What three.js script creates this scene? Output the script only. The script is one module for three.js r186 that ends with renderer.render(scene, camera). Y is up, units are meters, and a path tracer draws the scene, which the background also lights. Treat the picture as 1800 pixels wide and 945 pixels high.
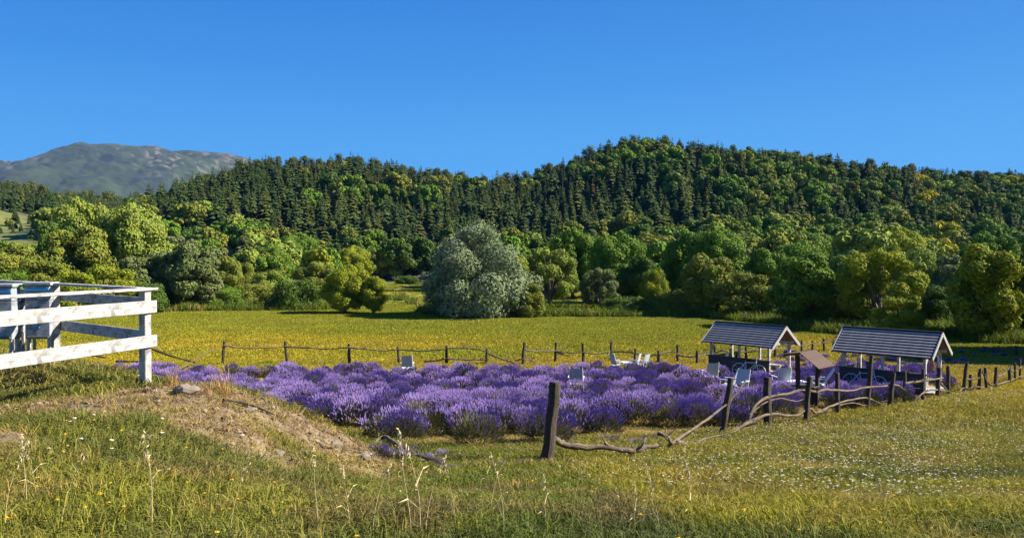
import * as THREE from 'three';
import { mergeGeometries } from 'three/addons/utils/BufferGeometryUtils.js';

// ---------------------------------------------------------------- camera, sky, sun, exposure
const EYE = 6.6, F = 1400, CX = 900, CY = 472.5, PITCH = Math.atan(22.5 / F);
const EXPOSURE = 2.8;
const scene = new THREE.Scene();
const camera = new THREE.PerspectiveCamera(2 * Math.atan(CY / F) * 180 / Math.PI, 1800 / 945, 0.1, 12000);
camera.position.set(0, EYE, 0);
camera.rotation.x = -PITCH;
const renderer = new THREE.WebGLRenderer({ antialias: true });
renderer.toneMapping = THREE.LinearToneMapping;
renderer.toneMappingExposure = EXPOSURE;
renderer.shadowMap.enabled = true;

const SUN = new THREE.Vector3(Math.cos(0.03) * Math.cos(0.64), Math.sin(0.64), -Math.sin(0.03) * Math.cos(0.64));
const sun = new THREE.DirectionalLight(new THREE.Color().setRGB(1, 0.9, 0.74), 5);
sun.position.copy(SUN).multiplyScalar(300).add(new THREE.Vector3(0, 0, -60));
sun.target.position.set(0, 0, -60);
sun.castShadow = true;
sun.shadow.mapSize.set(4096, 4096);
Object.assign(sun.shadow.camera, { left: -160, right: 160, top: 160, bottom: -160, near: 1, far: 900 });
scene.add(sun, sun.target);
{
  const W = 512, H = 256, data = new Float32Array(W * H * 4);
  const key = [[-90, .10, .13, .12], [0, .14, .47, .90], [5, .108, .41, .87], [9, .085, .355, .83], [13, .055, .285, .78], [19, .032, .215, .70], [35, .016, .145, .56], [90, .01, .10, .42]];
  for (let r = 0; r < H; r++) {
    const el = ((r + .5) / H - .5) * 180;
    let k = 0; while (k < key.length - 2 && key[k + 1][0] < el) k++;
    const a = key[k], b = key[k + 1], t = el < 0 ? 1 : Math.min(1, (el - a[0]) / (b[0] - a[0]));
    const y = Math.sin(el * Math.PI / 180), cy = Math.cos(el * Math.PI / 180);
    for (let c = 0; c < W; c++) {
      const ph = ((c + .5) / W - .5) * 2 * Math.PI;
      const cs = Math.cos(ph) * cy * SUN.x + y * SUN.y + Math.sin(ph) * cy * SUN.z;
      const g = .11 * (.5 + .5 * cs) ** 3, i = (r * W + c) * 4;
      for (let q = 0; q < 3; q++) data[i + q] = (a[q + 1] + (b[q + 1] - a[q + 1]) * t + g * [.5, .8, .6][q]) * (el < 0 ? .25 : 1) / EXPOSURE;
      data[i + 3] = 1;
    }
  }
  const sky = new THREE.DataTexture(data, W, H, THREE.RGBAFormat, THREE.FloatType);
  sky.mapping = THREE.EquirectangularReflectionMapping;
  sky.magFilter = THREE.LinearFilter; sky.needsUpdate = true;
  scene.background = sky; scene.environment = sky;
}

// ---------------------------------------------------------------- helpers
function rng(seed) { let a = seed >>> 0; return () => { a = a + 0x6D2B79F5 | 0; let t = Math.imul(a ^ a >>> 15, 1 | a); t = t + Math.imul(t ^ t >>> 7, 61 | t) ^ t; return ((t ^ t >>> 14) >>> 0) / 4294967296; }; }
const clamp = (x, a = 0, b = 1) => Math.min(b, Math.max(a, x));
const lerp = (a, b, t) => a + (b - a) * t;
const sstep = (a, b, x) => { const t = clamp((x - a) / (b - a)); return t * t * (3 - 2 * t); };
const mix3 = (a, b, t) => [lerp(a[0], b[0], t), lerp(a[1], b[1], t), lerp(a[2], b[2], t)];
const hash2 = (x, y) => { let h = Math.imul(x | 0, 374761393) + Math.imul(y | 0, 668265263) | 0; h = Math.imul(h ^ h >>> 13, 1274126177); return ((h ^ h >>> 16) >>> 0) / 4294967296; };
function noise(x, y) { const ix = Math.floor(x), iy = Math.floor(y), fx = x - ix, fy = y - iy, s = fx * fx * (3 - 2 * fx), t = fy * fy * (3 - 2 * fy); return lerp(lerp(hash2(ix, iy), hash2(ix + 1, iy), s), lerp(hash2(ix, iy + 1), hash2(ix + 1, iy + 1), s), t); }
function fbm(x, y, o = 4) { let s = 0, a = .5, n = 0; for (let i = 0; i < o; i++) { s += a * noise(x + i * 17.3, y - i * 9.1); n += a; a *= .5; x *= 2.03; y *= 2.03; } return s / n; }
function curve(table) { // monotone cubic through [x, y] pairs
  const n = table.length, x = table.map(t => t[0]), y = table.map(t => t[1]), m = [];
  const sl = i => (y[i + 1] - y[i]) / (x[i + 1] - x[i]);
  for (let i = 0; i < n; i++) m[i] = i === 0 ? sl(0) : i === n - 1 ? sl(n - 2) : sl(i - 1) * sl(i) <= 0 ? 0 : 2 * sl(i - 1) * sl(i) / (sl(i - 1) + sl(i));
  return v => {
    if (v <= x[0]) return y[0]; if (v >= x[n - 1]) return y[n - 1];
    let i = 0; while (x[i + 1] < v) i++;
    const h = x[i + 1] - x[i], t = (v - x[i]) / h, a = t * t, b = a * t;
    return y[i] * (2 * b - 3 * a + 1) + m[i] * h * (b - 2 * a + t) + y[i + 1] * (3 * a - 2 * b) + m[i + 1] * h * (b - a);
  };
}
const nth = n => n + (n % 100 > 10 && n % 100 < 14 ? 'th' : ['th', 'st', 'nd', 'rd'][n % 10] ?? 'th');
const taken = new Map();
function numbered(name) { const n = taken.get(name) ?? 0; taken.set(name, n + 1); return n ? `${name}_${String(n).padStart(3, '0')}` : name; }
function tag(o, label, category, group, kind) { if (label) o.userData.label = label; if (category) o.userData.category = category; if (group) o.userData.group = group; if (kind) o.userData.kind = kind; return o; }
function shadows(o) { o.castShadow = true; o.receiveShadow = true; return o; }
function mesh(name, geo, mat, parent) { const o = shadows(new THREE.Mesh(geo, mat)); o.name = parent ? name : numbered(name); (parent ?? scene).add(o); return o; }
function thing(name, label, category, p = [0, 0, 0], turn = 0, group) { const o = new THREE.Group(); o.name = numbered(name); o.position.set(...p); o.rotation.y = turn; scene.add(o); return tag(o, label, category, group); }
function std(c, rough = .9, more = {}) { return new THREE.MeshStandardMaterial({ color: new THREE.Color().setRGB(...c), roughness: rough, metalness: 0, side: THREE.DoubleSide, ...more }); }
function leafy(c, tr = .3, more = {}) { return new THREE.MeshPhysicalMaterial({ color: new THREE.Color().setRGB(...c), roughness: .85, metalness: 0, transmission: tr, thickness: 0, specularIntensity: .35, vertexColors: true, side: THREE.DoubleSide, ...more }); }

// Loose triangles with a colour each.
class Tris {
  constructor() { this.p = []; this.c = []; }
  tri(a, b, c, k) { this.p.push(...a, ...b, ...c); this.c.push(...k, ...k, ...k); }
  quad(a, b, c, d, k) { this.tri(a, b, c, k); this.tri(a, c, d, k); }
  geo() { const g = new THREE.BufferGeometry(); g.setAttribute('position', new THREE.Float32BufferAttribute(this.p, 3)); g.setAttribute('color', new THREE.Float32BufferAttribute(this.c, 3)); g.computeVertexNormals(); return g; }
}
// A tube through points [x, y, z, radius], smooth, with closed ends and uv in metres.
function tube(pts, sides = 7, rough = 0, seed = 1) {
  const R = rng(seed), pos = [], uv = [], idx = [], n = pts.length, v = pts.map(p => new THREE.Vector3(p[0], p[1], p[2]));
  let len = 0; const ref = new THREE.Vector3();
  for (let i = 0; i < n; i++) {
    const d = v[Math.min(n - 1, i + 1)].clone().sub(v[Math.max(0, i - 1)]).normalize();
    if (i) len += v[i].distanceTo(v[i - 1]);
    ref.set(0, 1, 0); if (Math.abs(d.y) > .9) ref.set(1, 0, 0);
    const a = ref.clone().cross(d).normalize(), b = d.clone().cross(a);
    for (let s = 0; s <= sides; s++) {
      const t = s / sides * Math.PI * 2, r = pts[i][3] * (1 + (s % sides ? (R() - .5) * rough : 0));
      pos.push(v[i].x + (a.x * Math.cos(t) + b.x * Math.sin(t)) * r, v[i].y + (a.y * Math.cos(t) + b.y * Math.sin(t)) * r, v[i].z + (a.z * Math.cos(t) + b.z * Math.sin(t)) * r);
      uv.push(s / sides * pts[i][3] * 6.28, len);
    }
  }
  for (let i = 0; i < n - 1; i++) for (let s = 0; s < sides; s++) { const a = i * (sides + 1) + s, b = a + sides + 1; idx.push(a, a + 1, b, a + 1, b + 1, b); }
  for (const e of [0, n - 1]) { const c = pos.length / 3; pos.push(v[e].x, v[e].y, v[e].z); uv.push(0, 0); for (let s = 0; s < sides; s++) idx.push(c, e * (sides + 1) + (e ? s : s + 1), e * (sides + 1) + (e ? s + 1 : s)); }
  const g = new THREE.BufferGeometry();
  g.setAttribute('position', new THREE.Float32BufferAttribute(pos, 3)); g.setAttribute('uv', new THREE.Float32BufferAttribute(uv, 2)); g.setIndex(idx); g.computeVertexNormals();
  return g;
}
// A plank or block with slightly broken edges; centre c, size s, optional turn about y and then tilt.
function block(s, c = [0, 0, 0], bev = .006, rot = [0, 0, 0]) {
  const [w, h, d] = s, b = Math.min(bev, w / 3, h / 3, d / 3), sh = new THREE.Shape();
  sh.moveTo(-w / 2 + b, -h / 2 + b); sh.lineTo(w / 2 - b, -h / 2 + b); sh.lineTo(w / 2 - b, h / 2 - b); sh.lineTo(-w / 2 + b, h / 2 - b); sh.closePath();
  const g = new THREE.ExtrudeGeometry(sh, { depth: d - 2 * b, bevelEnabled: true, bevelSize: b, bevelThickness: b, bevelSegments: 1, steps: 1 });
  g.translate(0, 0, -d / 2 + b);
  if (rot[0] || rot[1] || rot[2]) g.applyMatrix4(new THREE.Matrix4().makeRotationFromEuler(new THREE.Euler(...rot)));
  g.translate(...c); return g;
}
const merge = list => mergeGeometries(list.map(g => { const h = g.index ? g.toNonIndexed() : g; for (const k of Object.keys(h.attributes)) if (!['position', 'normal', 'uv'].includes(k)) h.deleteAttribute(k); return h; }));

// ---------------------------------------------------------------- the lie of the land (y up, the camera looks along -z; d is the distance ahead)
const fall = curve([[-40, 1.5], [0, 1.56], [4.5, 1.66], [8, 2.4], [13, 3.36], [20, 4.3], [35, 5.5], [60, 6.42], [90, 6.6], [400, 6.6]]);
function land(x, d) {
  let D = fall(d + .02 * x);
  const edge = 10.0 + Math.max(0, -4.5 - x) * .85;
  const m = sstep(-.7, -4.0, x + .35 * (noise(d * .8, 3) - .5)) * (1 - sstep(edge, edge + 2.4, d)) * sstep(1, 6, d + 2);
  D -= m * Math.max(0, D - 1.62);
  const near = 1 - sstep(40, 80, d);
  let y = EYE - D + near * (.10 * (fbm(x * .55, d * .55, 3) - .5) + .05 * (fbm(x * 2.1 + 9, d * 2.1, 3) - .5));
  const rough = soil(x, d); if (rough > 0) y += rough * (.22 * (fbm(x * 3.2, d * 3.2, 4) - .5) + .06 * (noise(x * 11, d * 11) - .5));
  return y;
}
const soilSpots = [[-3.6, 9.0, 1.2, .9], [-2.9, 9.3, 1.3, .9], [-2.3, 9.6, 1.0, .7], [-3.0, 8.2, .9, .6], [-2.5, 8.0, .6, .5], [-4.4, 8.6, 1.2, .5], [-5.0, 8.1, .9, .3], [-4.2, 6.8, .4, .25], [-2.0, 10.2, .8, .5], [-3.3, 10.0, 1.1, .5]];
function soil(x, d) { // how bare the earth is, 0 to 1
  if (d < 6 || d > 14 || x > 1 || x < -9) return 0;
  let s = 0; const w = (fbm(x * 1.7, d * 1.7, 4) - .5) * 2.2 + (fbm(x * 5 + 8, d * 5, 2) - .5) * .5;
  for (const [sx, sd, rx, rd] of soilSpots) s = Math.max(s, 1.15 - Math.hypot((x - sx) / rx, (d - sd) / rd) + w);
  return clamp(s * 1.6);
}
// a sight line (pixel of the 1800 x 945 photograph) followed to a distance d, or down to the ground
const tanUp = py => { const v = (CY - py) / F, c = Math.cos(PITCH), s = Math.sin(PITCH); return (v * c - s) / (v * s + c); };
const across = (px, py, d) => { const v = (CY - py) / F; return (px - CX) / F * d / (v * Math.sin(PITCH) + Math.cos(PITCH)); };
const sight = (px, py, d) => [across(px, py, d), EYE + tanUp(py) * d, -d];
function onGround(px, py) { let a = 2, b = 2; while (b < 400 && sight(px, py, b)[1] > land(across(px, py, b), b)) { a = b; b += .05 + b * .005; } for (let i = 0; i < 20; i++) { const m = (a + b) / 2; if (sight(px, py, m)[1] > land(across(px, py, m), m)) a = m; else b = m; } const p = sight(px, py, b); p[1] = land(p[0], b); return p; }
function slope(x, d, e = .25) { return new THREE.Vector3(-(land(x + e, d) - land(x - e, d)) / (2 * e), 1, (land(x, d + e) - land(x, d - e)) / (2 * e)).normalize(); }

const STRAW = [.30, .225, .062], GREEN = [.075, .11, .010], LIME = [.225, .24, .009], GOLD = [.345, .29, .011], EARTH = [.15, .105, .058], DEEP = [.035, .075, .012];
function lavenderField(x, d) { // inside the fenced plot
  const front = curveFront(x), back = 38.6 + .1 * Math.max(0, x - 9);
  return d > front && d < back;
}
const curveFront = curve([[-24, 40], [-20, 31], [-12, 24], [-6.7, 20.2], [-4.3, 19.3], [-2.6, 17], [-.5, 14.9], [.6, 16.2], [2, 17.6], [5.1, 19.2], [8, 21.7], [12, 25.2], [14.5, 27.5], [17.5, 31], [20, 36], [24, 50]]);
function meadowColor(x, d) {
  const a = fbm(x * .09, d * .05, 4), b = fbm(x * .5 + 30, d * .35, 3), c = fbm(x * 1.9, d * 1.9 + 50, 3);
  const band = fbm(x * .018 + 5, d * .16, 3); let col = mix3(LIME, GOLD, clamp((a - .35) * 2.6 + (b - .5) + (band - .5) * 2.4)); col = mix3(col, STRAW, clamp((band - .56) * 2.5, 0, .35));
  if (d < 36) { // near bank: greener, with straw and olive patches
    const nearer = 1 - sstep(20, 36, d);
    let n = mix3(GREEN, LIME, clamp(b * 1.5 - .42)); n = mix3(n, STRAW, clamp((c - .42) * 2.4 + (a - .5) * .8, 0, .7)); n = mix3(n, [.10, .065, .03], clamp((fbm(x * 1.1 + 90, d * 1.1, 3) - .56) * 5, 0, .6));
    if (x > 1) n = mix3(n, GOLD, .3);
    col = mix3(col, n, nearer);
  }
  if (d > 62) col = mix3(col, [.205, .245, .009], sstep(62, 80, d + 14 * (a - .5)) * .75);
  return col;
}

// ---------------------------------------------------------------- ground
const groundMat = std([1, 1, 1], 1, { vertexColors: true });
{
  const ds = []; for (let d = -30; d < 2600;) { ds.push(d); d += d < 2 ? 1 : d < 16 ? .16 : d < 60 ? .011 * d : .03 * d; }
  const cols = 300, pos = [], col = [], idx = [];
  for (const d of ds) for (let c = 0; c <= cols; c++) {
    const t = c / cols * 2 - 1, w = d < 16 ? 26 : 26 + (d - 16) * 1.4, x = w * (d < 60 ? t * (.45 + .55 * t * t) : t);
    pos.push(x, d > 260 ? EYE - 6.6 : land(x, d), -d);
    let k = meadowColor(x, d), s = soil(x, d); k = mix3(k, mix3([.09, .07, .035], STRAW, fbm(x * 4, d * 4, 3)), .45);
    if (d < 45 && lavenderField(x, d)) k = mix3(STRAW, [.15, .12, .04], fbm(x * 2, d * 2, 3));
    if (s > 0) k = mix3(k, mix3(mix3(EARTH, [.085, .06, .036], clamp(fbm(x * 6, d * 6, 3) * 1.6 - .3)), [.25, .195, .115], clamp(fbm(x * 11 + 5, d * 11, 2) * 2 - .9)), clamp(s * 1.4));
    col.push(...k);
  }
  for (let r = 0; r < ds.length - 1; r++) for (let c = 0; c < cols; c++) { const a = r * (cols + 1) + c, b = a + cols + 1; idx.push(a, a + 1, b, a + 1, b + 1, b); }
  const g = new THREE.BufferGeometry();
  g.setAttribute('position', new THREE.Float32BufferAttribute(pos, 3)); g.setAttribute('color', new THREE.Float32BufferAttribute(col, 3)); g.setIndex(idx); g.computeVertexNormals();
  tag(mesh('ground', g, groundMat), 'sloping grassy ground of the meadow and bank', 'ground', null, 'structure');
}
// pale track crossing the gap in the trees
{
  const g = new THREE.PlaneGeometry(60, 4, 40, 2); g.rotateX(-Math.PI / 2); g.translate(-29, EYE - 6.6 + .03, -196);
  tag(mesh('track', g, std([.5, .46, .38], 1)), 'pale gravel track seen through the gap in the trees', 'track', null, 'structure');
}

// ---------------------------------------------------------------- air, hills and mountain
scene.fog = new THREE.FogExp2(new THREE.Color().setRGB(.10, .36, 1), 3.6e-5);
const ridge = curve([[-1400, 12], [-300, 30], [0, 30], [70, 27], [130, 23], [200, 22], [260, 23], [330, 30], [400, 38], [440, 41], [480, 43.5], [560, 42.5], [640, 43.5], [690, 40], [740, 37.5], [800, 36], [860, 34], [910, 35], [960, 39], [1000, 42], [1040, 48], [1100, 51], [1160, 51.5], [1240, 50], [1300, 48], [1400, 46], [1500, 43], [1600, 40], [1700, 38], [1800, 35], [2000, 31], [2600, 18]].map(([p, h]) => [(p - 900) * .3, h - (p > 250 ? 5.5 : 2)]));
function hill(x, d) {
  const k = x * 420 / Math.max(d, 200), R = ridge(lerp(x, k, .6)), t = clamp((d - 192) / 228), up = Math.sin(t * Math.PI / 2) ** 1.25;
  let y = EYE - 7.2 + (R + 7.2) * up - Math.max(0, d - 430) * .12;
  y += sstep(.05, .3, t) * (fbm(x * .018, d * .018, 3) - .5) * 9 * (1 - .6 * sstep(.8, 1, t));
  return y;
}
const openSlope = (x, d) => x / d < -.575 - .02 * Math.sin(d * .05) && d < 335; // grassy terraces at the left edge
{
  const pos = [], col = [], idx = [], ds = []; for (let d = 188; d < 640; d += 6) ds.push(d);
  const cols = 150;
  for (const d of ds) for (let c = 0; c <= cols; c++) {
    const x = (c / cols * 2 - 1) * 520; pos.push(x, hill(x, d), -d);
    let k = mix3([.03, .034, .014], [.055, .05, .022], fbm(x * .05, d * .05, 3));
    if (openSlope(x, d)) k = mix3([.06, .09, .014], [.14, .145, .032], clamp(fbm(x * .03, d * .16, 3) * 2.2 - .6));
    col.push(...k);
  }
  for (let r = 0; r < ds.length - 1; r++) for (let c = 0; c < cols; c++) { const a = r * (cols + 1) + c, b = a + cols + 1; idx.push(a, a + 1, b, a + 1, b + 1, b); }
  const g = new THREE.BufferGeometry();
  g.setAttribute('position', new THREE.Float32BufferAttribute(pos, 3)); g.setAttribute('color', new THREE.Float32BufferAttribute(col, 3)); g.setIndex(idx); g.computeVertexNormals();
  tag(mesh('hill', g, groundMat), 'long wooded hill rising behind the meadow', 'hill', null, 'structure');
}
const farRidge = (x, d) => 34 + 7 * (fbm(x * .01, 7, 3) - .5) - Math.abs(d - 640) * .14 - Math.max(0, x + 215) * .1;
{
  const g = new THREE.PlaneGeometry(620, 320, 60, 24); g.rotateX(-Math.PI / 2); g.translate(-380, 0, -680);
  const p = g.attributes.position; for (let i = 0; i < p.count; i++) p.setY(i, farRidge(p.getX(i), -p.getZ(i)));
  g.computeVertexNormals();
  tag(mesh('hill', g, std([.035, .04, .016], 1)), 'farther wooded ridge below the mountain', 'hill', null, 'structure');
}
// the mountain, about 3.6 km off
{
  const MD = 3600, S = (MD + 260) / F;
  const crest = curve([[-900, 330], [-500, 325], [-250, 318], [-100, 308], [0, 291], [40, 280], [75, 274], [92, 276], [105, 266], [128, 260], [150, 262], [165, 254], [185, 251], [215, 254], [240, 257], [265, 254], [290, 259], [302, 263], [330, 262], [360, 265], [400, 269], [430, 278], [470, 292], [560, 320], [700, 350], [900, 400]]
    .map(([p, y]) => [(p - 900) * S, EYE + (449 - y) * S]));
  const spurs = [[60, 1], [185, 1.15], [265, .9], [320, .75], [400, .6], [-60, .9], [-200, 1], [480, .6]];
  const mh = (x, d) => {
    const t = (MD + 260 - d) / 1500; // 0 at the crest line, 1 at the foot
    const c = crest(x * (1 + .04 * t));
    let body = 0; // spurs run down toward the valley, each with its own crest
    for (const [p, k] of spurs) { const sx = (p - 900) * S + t * 330 * (p > 120 ? 1 : -.5); body = Math.max(body, k * Math.exp(-(((x - sx) / (150 + 190 * t)) ** 2))); }
    const prof = t < 0 ? 1 + t * .9 : 1 - t * (1.05 - .52 * body * (1 - t * .45));
    return Math.max(-5, c * prof) + (.25 + .75 * sstep(0, .12, t)) * (90 * (fbm(x * .0055, d * .0035, 5) - .5) + 22 * (fbm(x * .03, d * .03, 3) - .5)) * sstep(1.1, .7, t);
  };
  const pos = [], col = [], idx = [], nx = 340, nz = 150, h = [];
  for (let r = 0; r <= nz; r++) for (let c = 0; c <= nx; c++) {
    const x = -3900 + c / nx * 3700, d = 2350 + r / nz * 1900; pos.push(x, mh(x, d), -d);
  }
  for (let r = 0; r <= nz; r++) for (let c = 0; c <= nx; c++) {
    const i = r * (nx + 1) + c, x = pos[i * 3], d = -pos[i * 3 + 2], j = Math.min(nx, c + 1) + r * (nx + 1), q = c + Math.min(nz, r + 1) * (nx + 1);
    const st = Math.hypot((pos[j * 3 + 1] - pos[i * 3 + 1]) / 10.9, (pos[q * 3 + 1] - pos[i * 3 + 1]) / 12.7);
    let k = mix3([.010, .019, .008], [.026, .040, .014], clamp(fbm(x * .012, d * .006, 4) * 2.4 - .7));
    const p = x / S * MD / d + 900, high = clamp((pos[i * 3 + 1] - EYE) / Math.max(50, crest(x)));
    const rocky = Math.max(1 - sstep(60, 150, p), sstep(285, 310, p) * .45) * sstep(.5, .75, high) * clamp((fbm(x * .03 + 3, d * .03, 4) - .58) * 12) + clamp((fbm(x * .05 + 8, d * .03, 3) - .74) * 9) * sstep(.5, .9, high) * .7;
    k = mix3(k, mix3([.13, .105, .09], [.25, .205, .175], fbm(x * .06, d * .06, 2)), clamp(rocky)); col.push(...k);
  }
  for (let r = 0; r < nz; r++) for (let c = 0; c < nx; c++) { const a = r * (nx + 1) + c, b = a + nx + 1; idx.push(a, a + 1, b, a + 1, b + 1, b); }
  const g = new THREE.BufferGeometry();
  g.setAttribute('position', new THREE.Float32BufferAttribute(pos, 3)); g.setAttribute('color', new THREE.Float32BufferAttribute(col, 3)); g.setIndex(idx); g.computeVertexNormals();
  tag(mesh('mountain', g, groundMat), 'hazy blue green mountain with pale rock outcrops', 'mountain', null, 'structure');
}

// ---------------------------------------------------------------- tree kinds
const vrand = R => { const z = R() * 2 - 1, t = R() * 6.2832, s = Math.sqrt(1 - z * z); return [s * Math.cos(t), z, s * Math.sin(t)]; };
function leaf(T, p, n, L, W, R, k, droop = 0) { // a folded rhombus at p facing n
  const N = new THREE.Vector3(...n).normalize(), a = new THREE.Vector3(...vrand(R)); a.y -= droop; a.addScaledVector(N, -a.dot(N)).normalize();
  const b = N.clone().cross(a), A = a.multiplyScalar(L / 2), B = b.multiplyScalar(W / 2), c = N.multiplyScalar(W * .18);
  T.quad([p[0] - A.x, p[1] - A.y, p[2] - A.z], [p[0] + B.x + c.x, p[1] + B.y + c.y, p[2] + B.z + c.z], [p[0] + A.x, p[1] + A.y, p[2] + A.z], [p[0] - B.x + c.x, p[1] - B.y + c.y, p[2] - B.z + c.z], k);
}
// A broadleaf tree of height 1 and crown width w (all sizes are shares of the height): lobes carry clumps, clumps carry leaves.
function broadleaf({ seed, w = .9, foot = .04, lobes = 13, per = 9, leaves = 38000, L = .032, W = .0215, tint = .25, droop = 0, size = .46, feather = .3, shape = 1, own }) {
  const R = rng(seed), T = new Tris(), cy = foot + (1 - foot) / 2, ry = (1 - foot) / 2, rx = w / 2, B = [], C = [], rm = Math.min(rx, ry);
  if (own) for (const [x, y, z, r] of own) B.push({ c: [x, y, z], r });
  else for (let i = 0; i < lobes * 60 && B.length < lobes; i++) {
    const v = vrand(R); if (v[1] < -.8) continue;
    const r = size * (.7 + .5 * R()) * rm, rad = B.length < 1 ? .12 : 1, hy = v[1] * rad * Math.max(.3, 1 - r / ry * .92), hx = rad * Math.max(.25, 1 - r / rx * .92) * (1 - clamp(hy) * .2 * shape);
    const c = [v[0] * hx * rx, cy + hy * ry, v[2] * hx * rx];
    if (B.some(o => Math.hypot(o.c[0] - c[0], o.c[1] - c[1], o.c[2] - c[2]) < (o.r + r) * .52)) continue;
    B.push({ c, r });
  }
  for (const b of B) {
    const n = Math.max(4, Math.round(per * (.8 + .4 * R()))), tone = 1 + (R() - .45) * tint;
    for (let i = 0; i < n; i++) {
      let v = vrand(R); const out = [b.c[0], b.c[1] - cy, b.c[2]], d = v[0] * out[0] + v[1] * out[1] + v[2] * out[2]; if (d < 0 && R() < .7) v = [-v[0], -v[1], -v[2]];
      const q = .55 + .12 * R(), r = b.r * (.40 + .22 * R()), y = R();
      C.push({ c: [b.c[0] + v[0] * b.r * q, b.c[1] + v[1] * b.r * q, b.c[2] + v[2] * b.r * q], r, k: [tone * (1 + (R() - .4) * tint * .5), tone, tone * (1 + (y - .5) * tint)] });
    }
    C.push({ c: b.c, r: b.r * .62, k: [1, 1, 1] });
  }
  const area = C.reduce((t, o) => t + o.r * o.r, 0);
  for (const o of C) {
    const n = Math.round(leaves * o.r * o.r / area), sq = [.95 + .2 * R(), .8 + .25 * R(), .95 + .2 * R()];
    for (let i = 0; i < n; i++) {
      const v = vrand(R), lump = .85 + feather * (noise(v[0] * 3 + o.c[0] * 40, v[1] * 3 + v[2] * 3 + 7) - .35), r = o.r * (i % 9 ? lump + .16 * R() * R() : .5 + .4 * R());
      const p = [o.c[0] + v[0] * r * sq[0], o.c[1] + v[1] * r * sq[1] - droop * r * .35 * R(), o.c[2] + v[2] * r * sq[2]];
      const j = vrand(R), nn = [v[0] + j[0] * .38, v[1] + j[1] * .38 + .05, v[2] + j[2] * .38], s = .6 + .8 * R(), e = .85 + .3 * R(), yel = R() < .05 ? 1.3 : 1;
      leaf(T, p, nn, L * s, W * s, R, [o.k[0] * e * yel, o.k[1] * e * (yel > 1 ? 1.12 : 1), o.k[2] * e], droop);
    }
  }
  const parts = [], lean = (R() - .5) * .08, tr = .022 + .012 * w;
  parts.push(tube([[0, -.02, 0, tr * 1.5], [lean * .1, .03, 0, tr * 1.05], [lean * .5, Math.max(.1, foot + .08), 0, tr * .9], [lean, cy, lean * .3, tr * .55], [lean * 1.1, cy + ry * .5, 0, tr * .25]], 7, .25, seed));
  for (const o of B) { const b = Math.max(.06, foot * .7 + .12 * R() + .04); parts.push(tube([[lean * .5, b, 0, tr * .55], [o.c[0] * .45, lerp(b, o.c[1], .55), o.c[2] * .45, tr * .35], [o.c[0] * .95, o.c[1], o.c[2] * .95, tr * .12]], 5, .2, seed + 3)); }
  return { crown: T.geo(), trunk: merge(parts) };
}
function conifer({ seed, w = .34, foot = .06, whorls = 15, fronds = 9, power = .8 }) { // a spruce of height 1
  const R = rng(seed), T = new Tris();
  for (let i = 0; i < whorls; i++) {
    const t = (i + .5 * R()) / whorls, y0 = foot + (1 - foot) * (t ** .92), r0 = w / 2 * ((1 - t) ** power) * (.8 + .4 * R()) + .012;
    for (let b = 0; b < fronds; b++) {
      const a = (b + R() * .9) / fronds * 6.2832 + i, r = r0 * (.7 + .55 * R()), dx = Math.cos(a), dz = Math.sin(a), drop = r * (.25 + .35 * R()), wd = r * (.34 + .2 * R());
      const e = .7 + .6 * R(), k = [e * (.9 + .25 * R()), e, e * (.85 + .3 * R())];
      const at = (s, q, dn = 0) => [dx * r * s - dz * wd * q, y0 - drop * s * s - dn * r, dz * r * s + dx * wd * q];
      T.tri(at(0, 0), at(.45, 1, .1), at(.62, .1), k); T.tri(at(0, 0), at(.62, -.1), at(.45, -1, .1), k);
      T.tri(at(.4, 0), at(.85, .7, .12), at(1, 0), k); T.tri(at(.4, 0), at(1, 0), at(.85, -.7, .12), k);
      T.tri(at(.2, .3), at(.5, .15, .34), at(.75, .3, .02), k); T.tri(at(.3, -.3), at(.7, -.1, .3), at(.9, -.2, 0), k);
    }
  }
  for (let b = 0; b < 5; b++) { const a = b * 1.26; T.tri([Math.cos(a) * .02, .95, Math.sin(a) * .02], [Math.cos(a + .8) * .02, .95, Math.sin(a + .8) * .02], [0, 1.03, 0], [1, 1, 1]); }
  return { crown: T.geo(), trunk: tube([[0, -.03, 0, .017], [0, .5, 0, .011], [0, .97, 0, .003]], 6, .1, seed) };
}
function pine({ seed, foot = .42, w = .36 }) { // bare stem, tufted crown
  const R = rng(seed), T = new Tris(), parts = [tube([[0, -.03, 0, .016], [.01, .4, 0, .012], [0, .98, 0, .004]], 6, .15, seed)];
  for (let i = 0; i < 15; i++) {
    const t = i / 15, y = foot + (1 - foot) * t, a = R() * 6.28 + i * 2.4, r = w / 2 * (i < 3 ? .55 + .4 * R() : (1.05 - t * .75) * (.5 + .5 * R())), c = [Math.cos(a) * r, y, Math.sin(a) * r], rr = .075 + .04 * R();
    parts.push(tube([[0, y - .03, 0, .005], [c[0], c[1] - .01, c[2], .002]], 4, 0, seed));
    for (let q = 0; q < 75; q++) { const v = vrand(R), e = .7 + .6 * R(); leaf(T, [c[0] + v[0] * rr * 1.15, c[1] + v[1] * rr * .7, c[2] + v[2] * rr * 1.15], [v[0] + R() - .5, v[1] + .5, v[2] + R() - .5], .06, .024, R, [e * 1.05, e, e * .9]); }
  }
  return { crown: T.geo(), trunk: merge(parts) };
}
const bark = std([.07, .055, .042], 1), barkPale = std([.14, .115, .09], 1);
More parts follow.
